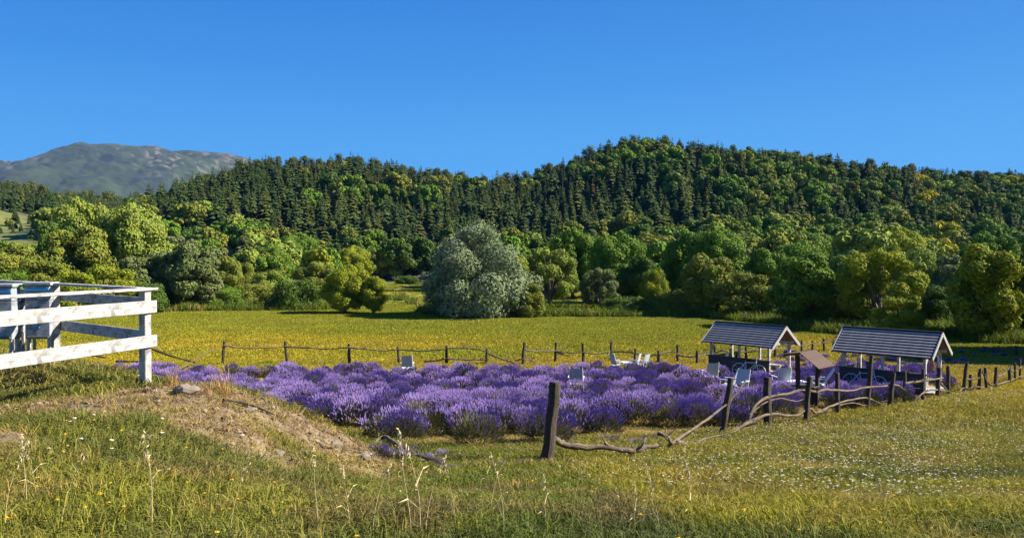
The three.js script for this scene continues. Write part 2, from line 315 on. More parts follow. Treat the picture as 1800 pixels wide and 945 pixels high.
const LEAF = {
  silver: leafy([.18, .235, .12], .12), palegreen: leafy([.185, .24, .034], .15), green: leafy([.105, .185, .014], .14), dark: leafy([.065, .118, .013], .12), olive: leafy([.155, .182, .021], .14),
  greyolive: leafy([.12, .155, .048], .14), lime: leafy([.205, .245, .011], .18), yellow: leafy([.32, .30, .012], .18), rust: leafy([.11, .085, .025], .14),
  spruce: leafy([.04, .076, .015], .1), spruceWarm: leafy([.076, .10, .017], .1), pineTop: leafy([.078, .10, .021], .1),
};
const KIND = {
  willow: broadleaf({ seed: 11, w: 1.02, leaves: 85000, L: .026, W: .0105, droop: .4, tint: .22, feather: .5, per: 11, own: [[.03, .80, 0, .19], [-.24, .66, .06, .16], [-.37, .56, 0, .14], [.19, .62, .1, .17], [.33, .5, 0, .16], [-.02, .55, .25, .22], [-.3, .42, .15, .22], [.22, .36, .22, .22], [-.06, .3, .3, .22], [.38, .28, .02, .16], [-.42, .3, 0, .16], [-.25, .16, .2, .2], [.1, .14, .26, .2], [.32, .12, .05, .17], [0, .5, -.2, .28], [-.2, .3, -.2, .26], [.2, .25, -.2, .26], [.02, .4, 0, .3], [-.4, .12, 0, .15]] }),
  dome: broadleaf({ seed: 21, w: 1.0, foot: .0, lobes: 15 }),
  tall: broadleaf({ seed: 31, w: .62, foot: .0, lobes: 15, size: .58, feather: .5, L: .028, W: .018 }),
  airy: broadleaf({ seed: 41, w: .95, foot: .08, lobes: 15, per: 7, leaves: 30000, L: .028, W: .016, size: .38, droop: .25 }),
  oval: broadleaf({ seed: 51, w: .8, foot: -.02, lobes: 14, size: .5, feather: .4 }),
  wide: broadleaf({ seed: 61, w: 1.35, foot: .0, lobes: 16 }),
  shrub: broadleaf({ seed: 71, w: 1.5, foot: -.3, lobes: 14, leaves: 24000, L: .044, W: .026, size: .5, feather: .6 }),
  shrubTall: broadleaf({ seed: 81, w: .95, foot: -.2, lobes: 13, leaves: 24000, L: .04, W: .022, size: .5, feather: .7 }),
  woodA: broadleaf({ seed: 91, w: .85, foot: .0, lobes: 9, per: 6, leaves: 5600, L: .07, W: .055, size: .52 }),
  woodB: broadleaf({ seed: 92, w: .7, foot: .0, lobes: 8, per: 6, leaves: 5200, L: .07, W: .055, size: .56 }),
  woodC: broadleaf({ seed: 93, w: 1.05, foot: .0, lobes: 10, per: 6, leaves: 5600, L: .07, W: .055, size: .5 }),
  spruceA: conifer({ seed: 101, w: .46, fronds: 11 }), spruceB: conifer({ seed: 102, w: .54, whorls: 13, fronds: 12 }), spruceC: conifer({ seed: 103, w: .4, whorls: 16, fronds: 10 }), spruceD: conifer({ seed: 104, w: .58, power: .65, fronds: 12 }),
  pineA: pine({ seed: 111 }), pineB: pine({ seed: 112, foot: .5, w: .3 }), pineC: pine({ seed: 113, foot: .34, w: .42 }),
};
function plant(kind, leaves, name, label, category, [x, y, z], height, widthScale = 1, turn = 0, group) {
  const k = KIND[kind], t = thing(name, label, category, [x, y, z], turn, group);
  t.scale.set(height * widthScale, height, height * widthScale);
  mesh('crown', k.crown, LEAF[leaves], t); mesh('trunk', k.trunk, kind === 'airy' ? barkPale : bark, t);
  return t;
}
const widths = { willow: 1.02, dome: 1, tall: .62, airy: .95, oval: .8, wide: 1.35, shrub: 1.5, shrubTall: .95, woodA: .85, woodB: .7, woodC: 1.05 };
// px, d, top py, width px, shape, leaf, label
const trees = [
  [842, 88, 380, 205, 'willow', 'silver', 'great silvery willow standing alone at the meadow edge'],
  [906, 92, 436, 66, 'tall', 'lime', 'lime green tree tucked against the silvery willow'],
  [926, 86, 490, 66, 'shrubTall', 'olive', 'olive bush at the foot of the silvery willow'],
  [607, 92, 462, 92, 'dome', 'lime', 'round yellow green tree beside the grassy gap'],
  [656, 91, 480, 50, 'tall', 'lime', 'slim yellow green tree at the edge of the grassy gap'],
  [966, 98, 426, 112, 'airy', 'palegreen', 'pale green tree with forked trunks right of the willow'],
  [1055, 92, 464, 76, 'airy', 'greyolive', 'small round grey green tree before the dark thicket'],
  [1008, 122, 396, 104, 'dome', 'green', 'tall green tree behind the pale forked tree'],
  [1085, 112, 402, 116, 'dome', 'green', 'broad green tree behind the small grey tree'],
  [1128, 100, 440, 92, 'oval', 'dark', 'dark green tree between broad green crowns'],
  [1150, 93, 468, 52, 'shrubTall', 'lime', 'bright lime bush in the dark thicket'],
  [1185, 90, 505, 92, 'shrub', 'olive', 'low olive thicket bush under the dark tree'],
  [1206, 124, 396, 90, 'oval', 'green', 'green tree behind the olive tree of the thicket'],
  [1264, 116, 392, 124, 'dome', 'green', 'broadest green crown above the thicket'],
  [1246, 88, 438, 104, 'oval', 'olive', 'dull olive tree in the middle of the thicket'],
  [1312, 84, 472, 96, 'shrubTall', 'olive', 'olive bush tree behind the nearer shelter'],
  [1346, 96, 428, 84, 'tall', 'green', 'narrow green tree behind the olive bush'],
  [1416, 73, 432, 118, 'tall', 'green', 'full dark green tree behind the two shelters'],
  [1492, 82, 432, 96, 'oval', 'palegreen', 'pale green tree between dark tree and branching tree'],
  [1548, 69, 426, 156, 'airy', 'lime', 'yellow green tree with spreading bare limbs'],
  [1578, 62, 518, 88, 'shrubTall', 'lime', 'feathery bush behind the roof of the right shelter'],
  [1645, 74, 498, 104, 'shrubTall', 'dark', 'dark bush left of the upright tree'],
  [1735, 60, 416, 122, 'tall', 'lime', 'upright yellow green tree standing over the shaded grass'],
  [1806, 63, 424, 96, 'tall', 'dark', 'dark tree cut by the right edge of the picture'],
  [150, 118, 340, 128, 'dome', 'palegreen', 'tall billowing pale green tree at the left'],
  [238, 115, 350, 140, 'dome', 'palegreen', 'billowing pale green tree next to the tallest left one'],
  [100, 112, 380, 90, 'oval', 'dark', 'dark tree beside the billowing trees'],
  [138, 100, 386, 126, 'oval', 'olive', 'olive tree in front of the billowing trees'],
  [332, 98, 412, 116, 'oval', 'greyolive', 'grey green tree before the billowing crowns'],
  [258, 97, 438, 112, 'oval', 'greyolive', 'low grey green tree left of its taller twin'],
  [22, 95, 418, 116, 'oval', 'olive', 'olive tree cut by the left edge of the picture'],
  [70, 92, 448, 110, 'shrubTall', 'olive', 'olive bush above the beehives'],
  [190, 90, 462, 110, 'shrubTall', 'lime', 'lime bush above the white fence'],
  [20, 88, 470, 90, 'shrubTall', 'green', 'green bush behind the leftmost beehive'],
  [128, 88, 470, 96, 'shrubTall', 'lime', 'lime bush behind the largest beehive'],
  [250, 92, 486, 90, 'shrub', 'dark', 'dark bush behind the fence corner'],
  [330, 100, 502, 100, 'shrub', 'olive', 'low olive shrub right of the fence corner'],
  [392, 101, 500, 110, 'shrub', 'green', 'low green shrub in the hedge line'],
  [445, 103, 492, 96, 'shrub', 'olive', 'rounded olive shrub in the hedge line'],
  [476, 108, 470, 80, 'shrubTall', 'palegreen', 'taller pale shrub behind the hedge line'],
  [520, 99, 484, 100, 'shrub', 'dark', 'dark round shrub left of the yellow green tree'],
  [715, 190, 482, 46, 'shrub', 'dark', 'small dark bush standing in the grassy gap'],
  [560, 118, 455, 90, 'oval', 'olive', 'olive tree behind the round yellow green tree'],
  [400, 122, 448, 100, 'wide', 'olive', 'broad olive tree behind the hedge line'],
  [1395, 108, 418, 120, 'dome', 'green', 'green crown behind the full dark tree'],
  [1610, 98, 432, 130, 'wide', 'palegreen', 'broad pale crown behind the branching tree'],
  [1690, 92, 440, 110, 'oval', 'greyolive', 'grey green tree behind the upright tree'],
  [1510, 74, 520, 70, 'shrubTall', 'dark', 'dark bush between the two shelters'],
  [1370, 82, 508, 84, 'shrub', 'dark', 'dark low bush behind the nearer shelter roof'],
  [1100, 90, 516, 100, 'shrub', 'dark', 'low dark bush under the broad green tree'],
  [1470, 78, 500, 84, 'shrubTall', 'green', 'green bush under the pale green tree'],
];
const TR = rng(5);
for (const [px, d, top, w, shape, lf, label] of trees) {
  const x = (px - CX) / F * d, y = land(x, d) - .05, h = EYE + tanUp(top) * d - y, wd = w / F * d;
  plant(shape, lf, shape.startsWith('shrub') ? 'shrub' : shape === 'willow' ? 'willow_tree' : 'broadleaf_tree', label, shape.startsWith('shrub') ? 'shrub' : 'tree', [x, y, -d], h * .98, wd / (h * widths[shape]), TR() * 6.28, shape.startsWith('shrub') ? 'shrubs along the meadow edge' : 'trees along the meadow edge');
}
// two trees beyond the right edge whose shade lies on the grass there
plant('dome', 'green', 'broadleaf_tree', 'green tree beyond the right edge shading the far grass', 'tree', [36.5, land(36, 46), -46], 11, .8, 1, 'trees along the meadow edge');
plant('oval', 'green', 'broadleaf_tree', 'second green tree beyond the right edge', 'tree', [38.5, land(38, 52), -52], 11.5, .9, 2, 'trees along the meadow edge');

// belt of trees between the meadow edge and the hill
{
  const R = rng(77), spots = [];
  for (let i = 0; i < 4000 && spots.length < 105; i++) {
    const d = 126 + 84 * R(), px = -60 + 1990 * R();
    if (px > 640 && px < 800 && d < 202) continue;
    const x = (px - CX) / F * d; if (spots.some(s => Math.hypot(s[0] - x, s[1] - d) < 6.2)) continue;
    spots.push([x, d, px]);
  }
  spots.sort((a, b) => a[2] - b[2]); const tally = {};
  for (const [x, d, px] of spots) {
    const lf = ['palegreen', 'olive', 'green', 'greyolive', 'palegreen', 'lime', 'green'][Math.floor(R() * 7)], y = d > 192 ? hill(x, d) : land(x, d);
    const side = px < 640 ? 'left of the grassy gap' : px < 1000 ? 'behind the silvery willow' : px < 1400 ? 'behind the thicket' : 'behind the shelters', what = { palegreen: 'pale green', olive: 'olive', green: 'green', greyolive: 'grey green', lime: 'lime green' }[lf];
    plant(['woodA', 'woodB', 'woodC', 'oval', 'dome'][Math.floor(R() * 5)], lf, 'broadleaf_tree', `${what} belt tree below hill, ${nth((tally[what + side] = (tally[what + side] ?? 0) + 1))} such from left, ${side}`, 'tree', [x, y - .1, -d], 7 + 5 * R(), .9 + .25 * R(), R() * 6.28, `${what} belt trees ${side}`);
  }
}
// the wood on the hill: one by one where they show largest or stand on the skyline, the rest as one mass
{
  const R = rng(99), all = [];
  for (let d = 204; d < 446; d += 6) for (let x = -d * .72; x < d * .72; x += 5.8) {
    const px0 = x + (R() - .5) * 6, dd = d + (R() - .5) * 6, px = CX + F * px0 / dd;
    if (openSlope(px0, dd) && R() < .72) continue;
    const y = hill(px0, dd), t = (dd - 192) / 228, leafMix = (px > 1250 ? .58 : px > 1000 ? .16 : .04) + (fbm(px0 * .02, dd * .02, 2) - .5) * .9 + (t < .18 ? .6 : 0) - (t > .85 ? .4 : 0);
    let kind, lf, what, h;
    if (R() < leafMix) { kind = ['woodA', 'woodB', 'woodC'][Math.floor(R() * 3)]; lf = ['green', 'olive', 'green', 'dark', 'palegreen', 'dark', px > 1600 && R() < .5 ? 'yellow' : 'olive'][Math.floor(R() * 7)]; what = 'wood'; h = 7.5 + 4.5 * R(); }
    else if (t > .86 && R() < .6) { kind = ['pineA', 'pineB', 'pineC'][Math.floor(R() * 3)]; lf = 'pineTop'; what = 'pine'; h = 9.5 + 4.5 * R(); }
    else { kind = ['spruceA', 'spruceB', 'spruceC', 'spruceD'][Math.floor(R() * 4)]; lf = R() < .008 ? 'rust' : R() < .35 ? 'spruceWarm' : 'spruce'; what = 'spruce'; h = 6.5 + 7 * R() ** 1.2; }
    if (openSlope(px0, dd)) h *= .42;
    all.push({ x: px0, d: dd, y, kind, lf, what, h, px, t, a: R() * 6.28, w: .9 + .3 * R(), tint: .8 + .4 * R() });
  }
  for (let i = 0; i < 170; i++) { const x = -520 + 330 * R(), d = 590 + 90 * R(); all.push({ x, d, y: farRidge(x, d), kind: ['spruceA', 'spruceB', 'spruceD', 'woodB'][i % 4], lf: 'spruce', what: 'far', h: 9 + 6 * R(), px: CX + F * x / d, t: 2, a: R() * 6.28, w: 1.2, tint: 1 }); }
  const cone = all.filter(s => s.what !== 'wood' && s.what !== 'far' && s.px > -20 && s.px < 1820);
  const single = new Set(cone.filter(s => s.t > .93 && s.t < 1.02).sort((a, b) => b.h - a.h).slice(0, 130));
  for (const s of cone.filter(s => s.t > .2).sort((a, b) => b.h / b.d - a.h / a.d)) { if (single.size >= 290) break; single.add(s); }
  const woods = new Set(all.filter(s => s.what === 'wood' && s.px > -20 && s.px < 1820 && s.t > .1).sort((a, b) => b.h / b.d - a.h / a.d).slice(0, 120));
  const zone = s => s.px < 300 ? 'left of the hill' : s.px < 520 ? 'on the left hill shoulder' : s.px < 740 ? 'above the grassy gap' : s.px < 960 ? 'above the silvery willow' : s.px < 1240 ? 'on the hill summit' : s.px < 1500 ? 'above the shelters' : 'on the right hill slope';
  const naming = s => { const high = s.t > .86 ? 'skyline' : s.t > .5 ? 'upper' : 'lower', word = s.what === 'wood' ? `${{ green: 'green', olive: 'olive', dark: 'dark', palegreen: 'pale green', yellow: 'yellow' }[s.lf]} broadleaf tree` : s.what === 'pine' ? 'bare stemmed pine' : s.lf === 'rust' ? 'rust brown conifer' : s.lf === 'spruceWarm' ? 'olive conifer' : 'dark conifer'; return [word, `${high} row ${zone(s)}`]; };
  const ranks = new Map(); for (const s of [...single, ...woods].sort((a, b) => a.px - b.px)) { const k = naming(s).join('|'); ranks.set(k, (ranks.get(k) ?? 0) + 1); s.rank = ranks.get(k); }
  const mass = new Map();
  for (const s of all) {
    if (single.has(s) || woods.has(s)) {
      const [word, row] = naming(s), label = `${word}, ${nth(s.rank)} such from left, ${row}`;
      plant(s.kind, s.lf, s.what === 'wood' ? 'broadleaf_tree' : s.what === 'pine' ? 'pine_tree' : 'conifer_tree', label, 'tree', [s.x, s.y - .2, -s.d], s.h, s.w, s.a, `${word} group, ${row}`);
    } else { const k = s.kind + '|' + s.lf; if (!mass.has(k)) mass.set(k, []); mass.get(k).push(s); }
  }
  const forest = new THREE.Group(); forest.name = 'forest'; scene.add(tag(forest, 'dense mixed forest covering the long hill', 'forest', null, 'stuff'));
  const M = new THREE.Matrix4(), Q = new THREE.Quaternion(), Y = new THREE.Vector3(0, 1, 0), C = new THREE.Color();
  for (const [k, list] of mass) {
    const [kind, lf] = k.split('|');
    for (const [part, mat] of [['crown', LEAF[lf]], ['trunk', bark]]) {
      const im = shadows(new THREE.InstancedMesh(KIND[kind][part], mat, list.length)); im.name = part === 'crown' ? 'tree_crowns' : 'tree_trunks'; forest.add(im);
      list.forEach((s, i) => { M.compose(new THREE.Vector3(s.x, s.y - .2, -s.d), Q.setFromAxisAngle(Y, s.a), new THREE.Vector3(s.h * s.w, s.h, s.h * s.w)); im.setMatrixAt(i, M); if (part === 'crown') im.setColorAt(i, C.setRGB(s.tint * (.95 + .1 * (i % 2)), s.tint, s.tint)); });
    }
  }
}

// ---------------------------------------------------------------- surface textures: wood grain and worn white paint
function texture(w, h, f, srgb = true) {
  const data = new Uint8Array(w * h * 4);
  for (let y = 0; y < h; y++) for (let x = 0; x < w; x++) { const k = f(x, y), i = (y * w + x) * 4; for (let q = 0; q < 3; q++) data[i + q] = clamp(k[q]) * 255; data[i + 3] = 255; }
  const t = new THREE.DataTexture(data, w, h); t.wrapS = t.wrapT = THREE.RepeatWrapping; t.magFilter = THREE.LinearFilter; t.minFilter = THREE.LinearMipmapLinearFilter; t.generateMipmaps = true; if (srgb) t.colorSpace = THREE.SRGBColorSpace; t.needsUpdate = true; return t;
}
const grain = texture(128, 512, (x, y) => { const n = .55 * fbm(x * .3, y * .02, 4) + .45 * fbm(x * .08 + 40, y * .012, 3), c = fbm(x * .9, y * .035 + 9, 2) > .68 ? .55 : 1, k = (.5 + .75 * n) * c; return [k, k * .97, k * .93]; });
grain.repeat.set(3, 1);
const grainAlong = texture(512, 128, (x, y) => { const n = .5 * fbm(x * .02, y * .3, 4) + .5 * fbm(x * .015 + 40, y * .08, 3), k = .62 + .5 * n; return [k, k * .985, k * .97]; });
const paint = texture(512, 256, (x, y) => {
  const streak = fbm(x * .02, y * .16, 4), blot = fbm(x * .022 + 60, y * .035, 4), fleck = fbm(x * .22, y * .3, 2), k = .98 - .12 * clamp((streak - .5) * 3) - .26 * clamp((blot - .5) * 4) - (fleck > .84 ? .35 : 0);
  return [k, k * .995, k * .98];
});
const W = {
  post: std([.065, .053, .043], .95, { map: grain, bumpMap: grain, bumpScale: .008 }), rail: std([.17, .138, .105], .95, { map: grain, bumpMap: grain, bumpScale: .006 }),
  white: std([.42, .42, .42], .75, { map: paint, bumpMap: paint, bumpScale: .003 }), board: std([.085, .046, .036], .85, { map: grainAlong, bumpMap: grainAlong, bumpScale: .004 }),
  dark: std([.06, .048, .04], .9, { map: grain }), slat: std([.40, .405, .42], .7, { map: grainAlong }), felt: std([.012, .014, .02], .85), teal: std([.018, .034, .042], .6, { map: grainAlong }), cream: std([.46, .45, .43], .7, { map: paint }),
  under: std([.16, .10, .055], .9, { map: grainAlong }), hive: std([.30, .34, .39], .7, { map: paint }), hiveDark: std([.10, .115, .14], .7, { map: grainAlong }), blue: std([.03, .22, .46], .6), tubeWhite: std([.60, .61, .62], .4), cloth: std([.33, .39, .43], .9), steel: std([.6, .62, .66], .4), paleBlue: std([.30, .45, .60], .5), rubber: std([.02, .02, .022], .8), clay: std([.35, .13, .07], .9),
};

// ---------------------------------------------------------------- grass and flowers
function patch(seed, n, R0, h0, h1, w, lean, clover = 0) {
  const R = rng(seed), T = new Tris();
  for (let i = 0; i < n; i++) {
    const r = R0 * Math.sqrt(R()), a = R() * 6.28, x = r * Math.cos(a), z = r * Math.sin(a), h = lerp(h0, h1, R() ** 1.6), ld = R() * 6.28, l = h * lean * (.3 + R()), lx = Math.cos(ld) * l, lz = Math.sin(ld) * l, t = R() * 6.28, ww = w * (.6 + .8 * R()), wx = Math.cos(t) * ww, wz = Math.sin(t) * ww;
    const e = .5 + .9 * R(), dry = R() < .16, k = dry ? [e * 1.7, e * 1.35, e * 1.6] : [e, e, e];
    if (R() < clover) { const cr = w * 2.6; for (let q = 0; q < 3; q++) { const b = q * 2.1 + t; T.quad([x + lx, h * .5, z + lz], [x + lx + Math.cos(b - .5) * cr, h * .5 + cr * .2, z + lz + Math.sin(b - .5) * cr], [x + lx + Math.cos(b) * cr * 1.3, h * .5 + cr * .1, z + lz + Math.sin(b) * cr * 1.3], [x + lx + Math.cos(b + .5) * cr, h * .5 + cr * .2, z + lz + Math.sin(b + .5) * cr], [e * .75, e * 1.05, e]); } continue; }
    const m = .55; T.quad([x - wx, -.02, z - wz], [x + wx, -.02, z + wz], [x + wx * .8 + lx * .35, h * m, z + wz * .8 + lz * .35], [x - wx * .8 + lx * .35, h * m, z - wz * .8 + lz * .35], k);
    T.tri([x - wx * .8 + lx * .35, h * m, z - wz * .8 + lz * .35], [x + wx * .8 + lx * .35, h * m, z + wz * .8 + lz * .35], [x + lx, h * (1 - lean * .25), z + lz], k);
  }
  return T.geo();
}
const grassMat = leafy([1, 1, 1], .3);
const M4 = new THREE.Matrix4(), UPV = new THREE.Vector3(0, 1, 0), COL = new THREE.Color();
function scatter(parent, name, geos, mat, list) { // list of { x, d, s, sy, a, k, lift, flat }
  geos.forEach((g, gi) => {
    const mine = list.filter((_, i) => i % geos.length === gi); if (!mine.length) return;
    const im = shadows(new THREE.InstancedMesh(g, mat, mine.length)); im.name = name; parent.add(im);
    mine.forEach((o, i) => {
      const q = new THREE.Quaternion().setFromUnitVectors(UPV, o.flat ? UPV : slope(o.x, o.d)).multiply(new THREE.Quaternion().setFromAxisAngle(UPV, o.a));
      M4.compose(new THREE.Vector3(o.x, (o.y ?? land(o.x, o.d)) + (o.lift ?? 0), -o.d), q, new THREE.Vector3(o.s, o.s * (o.sy ?? 1), o.s)); im.setMatrixAt(i, M4);
      if (o.k) im.setColorAt(i, COL.setRGB(...o.k));
    });
  });
}
const grass = new THREE.Group(); grass.name = 'grass'; scene.add(tag(grass, 'yellow green meadow grass with dry blades', 'grass', null, 'stuff'));
{
  const R = rng(2024);
  const zone = (d0, d1, step, geos, hs) => {
    const list = [];
    for (let d = d0; d < d1; d += step) for (let x = -d * .78 - 1; x < d * .78 + 1; x += step) {
      const X = x + (R() - .5) * step, D = d + (R() - .5) * step, s = soil(X, D), u = R();
      if (s > .12 && u < clamp(.35 + s * .5)) continue;
      if (D > 12 && D < 43 && lavenderField(X, D) && u < .5) continue;
      let k = meadowColor(X, D), h = hs * (.75 + .6 * fbm(X * .8, D * .8, 2));
      const lush = Math.max(sstep(.55, .7, fbm(X * .7 + 11, D * .9 + 4, 3)) * (D < 14 ? 1 : .3), sstep(1.25, .6, Math.hypot((X + 3.0) / 1.9, (D - 7.6) / .8) + (fbm(X * 2, D * 2, 3) - .5))); k = mix3(k, mix3(DEEP, GREEN, .5), lush * .75);
      if (x < -1 && D < 12) k = mix3(k, mix3(GREEN, STRAW, R()), .4);
      if (s > .05 || (D < 45 && D > 12 && lavenderField(X, D))) { k = mix3(k, STRAW, .75); h *= s > .3 ? .5 : .6; }
      const e = .8 + .4 * R(); list.push({ x: X, d: D, s: .8 + .45 * R(), sy: h, a: R() * 6.28, k: [k[0] * e, k[1] * e, k[2] * e] });
    }
    scatter(grass, 'grass_tufts', geos, grassMat, list);
  };
  const near = [1, 2, 3, 4, 5].map(i => patch(i, 36, .13, .03, .15, .0032, 1.15, .2)), mid = [6, 7, 8, 9].map(i => patch(i, 60, .24, .04, .16, .005, 1.05, .1)), far = [10, 11, 12].map(i => patch(i, 110, .5, .06, .17, .011, .9)), farther = [13, 14, 15].map(i => patch(i, 260, 1.1, .06, .17, .02, .9));
  zone(2.6, 9, .085, near, 1); zone(9, 20, .15, mid, 1); zone(20, 46, .3, far, 1); zone(46, 110, .8, farther, 1);
  zone(110, 205, 2.4, farther, 1.6);
}
const curveEdge = curve([[-100, 92], [250, 96], [560, 99], [700, 120], [760, 90], [950, 88], [1180, 88], [1300, 82], [1400, 72], [1540, 66], [1640, 66], [1740, 60], [1900, 60]]);
// rank weeds where the meadow meets the trees
{
  const R = rng(31), list = [], geos = [21, 22, 23].map(i => patch(i, 120, .7, .25, .95, .028, .55));
  for (let i = 0; i < 3600; i++) {
    const px = -60 + 1960 * R(), edge = curveEdge(px), d = edge + (R() - .25) * 9; if (px > 660 && px < 742 && R() < .9) continue;
    const x = (px - CX) / F * d, k = mix3(mix3(GREEN, [.15, .21, .010], R()), STRAW, R() < .1 ? .5 : 0); list.push({ x, d, s: .7 + .6 * R(), sy: .7 + .7 * R(), a: R() * 6.28, k });
  }
  const u = new THREE.Group(); u.name = 'undergrowth'; scene.add(tag(u, 'rank tall weeds along the foot of the trees', 'undergrowth', null, 'stuff'));
  scatter(u, 'weed_tufts', geos, grassMat, list);
}
// white and yellow wildflowers, earth clods, stray straw
{
  const R = rng(63), bloom = (seed, n, r, c) => { const q = rng(seed), T = new Tris(); const h = .12; T.quad([-.0012, 0, 0], [.0012, 0, 0], [.0012, h, .006], [-.0012, h, .006], [.25, .3, .06]); for (let i = 0; i < n; i++) { const a = i / n * 6.28, b = a + 5 / n, t = .4 * q(); T.tri([0, h + .002, .006], [Math.cos(a) * r, h + t * r, .006 + Math.sin(a) * r], [Math.cos(b) * r, h + t * r, .006 + Math.sin(b) * r], c); T.tri([0, h + .008, .006], [Math.cos(a) * r * .5, h + .004, .006 + Math.sin(a) * r * .5], [Math.cos(b) * r * .5, h + .004, .006 + Math.sin(b) * r * .5], c); } return T.geo(); };
  const white = [], yellow = [];
  for (let i = 0; i < 46000; i++) {
    const d = Math.sqrt(lerp(25, 1000, R())), x = (R() * 1.5 - .75) * d, side = sstep(-1, 3, x - .05 * d), den = fbm(x * .35 + 70, d * .35, 3); if (soil(x, d) > .05 || lavenderField(x, d) || R() > clamp((den - .38) * 3) * (.06 + .94 * side)) continue;
    (R() < .1 + .25 * (1 - side) ? yellow : white).push({ x, d, s: .7 + .6 * R(), sy: .6 + .9 * R(), a: R() * 6.28 });
  }
  for (let i = 0; i < 240; i++) { const d = 4 + 9 * R(), x = (R() * 1.3 - .65) * d; if (soil(x, d) < .05) yellow.push({ x, d, s: .8 + .5 * R(), sy: .6 + R(), a: R() * 6.28 }); }
  const w = new THREE.Group(); w.name = 'white_flowers'; scene.add(tag(w, 'tiny white clover and daisy heads in the grass', 'wildflowers', null, 'stuff')); scatter(w, 'flower_heads', [bloom(1, 7, .016, [.72, .70, .62]), bloom(2, 6, .0125, [.68, .62, .58])], leafy([1, 1, 1], .2), white);
  const y = new THREE.Group(); y.name = 'yellow_flowers'; scene.add(tag(y, 'tiny yellow flower heads in the grass', 'wildflowers', null, 'stuff')); scatter(y, 'flower_heads', [bloom(3, 7, .012, [.75, .45, .01])], leafy([1, 1, 1], .2), yellow);
  const clod = s => { const q = rng(s), g = new THREE.IcosahedronGeometry(1, 1), p = g.attributes.position, m = new Map(); for (let i = 0; i < p.count; i++) { const k = [p.getX(i), p.getY(i), p.getZ(i)].map(v => v.toFixed(3)).join(); if (!m.has(k)) m.set(k, .7 + .55 * q()); const f = m.get(k); p.setXYZ(i, p.getX(i) * f, p.getY(i) * f * .65, p.getZ(i) * f); } g.computeVertexNormals(); return g; };
  const clods = [], straw = [];
  for (let i = 0; i < 26000; i++) { const d = 7 + 6.5 * R(), x = -7.5 + 8 * R(), s = soil(x, d); if (R() > s * 1.1) continue; const b = R(); if (i % 3) { const e = .6 + .7 * R(); clods.push({ x, d, s: .006 + .03 * b ** 5 + .008 * R(), a: R() * 6.28, k: mix3([EARTH[0] * e, EARTH[1] * e, EARTH[2] * e], [.26, .215, .155], R() < .12 ? 1 : 0) }); } else straw.push({ x, d, s: .7 + .8 * R(), a: R() * 6.28, k: mix3(STRAW, [.14, .09, .05], R()) }); }
  const e = new THREE.Group(); e.name = 'rubble'; scene.add(tag(e, 'crumbled tan earth clods on the bare mound', 'rubble', null, 'stuff')); scatter(e, 'clods', [clod(1), clod(2), clod(3)], std([1, 1, 1], 1), clods);
  const st = new THREE.Group(); st.name = 'dry_straw'; scene.add(tag(st, 'dry straw and roots lying on the bare mound', 'straw', null, 'stuff')); scatter(st, 'straw', [31, 32, 33].map(i => patch(i, 9, .1, .02, .06, .003, 2.4)), grassMat, straw);
  const stone = std([.17, .145, .115], .95), spots = [[328, 688, .11, 'pale flat stone by the fence corner post'], [590, 722 + 60, .07, 'small grey stone low on the bare mound'], [640, 806, .08, 'grey stone near the gnarled root'], [228, 768, .05, 'little pale stone on the bare mound'], [256, 772, .06, 'pale pebble beside another on the bare mound'], [490, 798, .05, 'pale pebble at the grassy foot of the mound'], [528, 800, .07, 'pale stone half sunk in straw'], [440, 722, .06, 'stone on the crest of the bare mound']];
  spots.forEach(([px, py, r, label], i) => { const p = onGround(px, py), o = mesh('stone', clod(40 + i), stone); o.position.set(p[0], p[1] + r * .2, p[2]); o.scale.set(r * 1.3, r, r); o.rotation.y = i; tag(o, label, 'stone', 'stones on the mound'); });
}
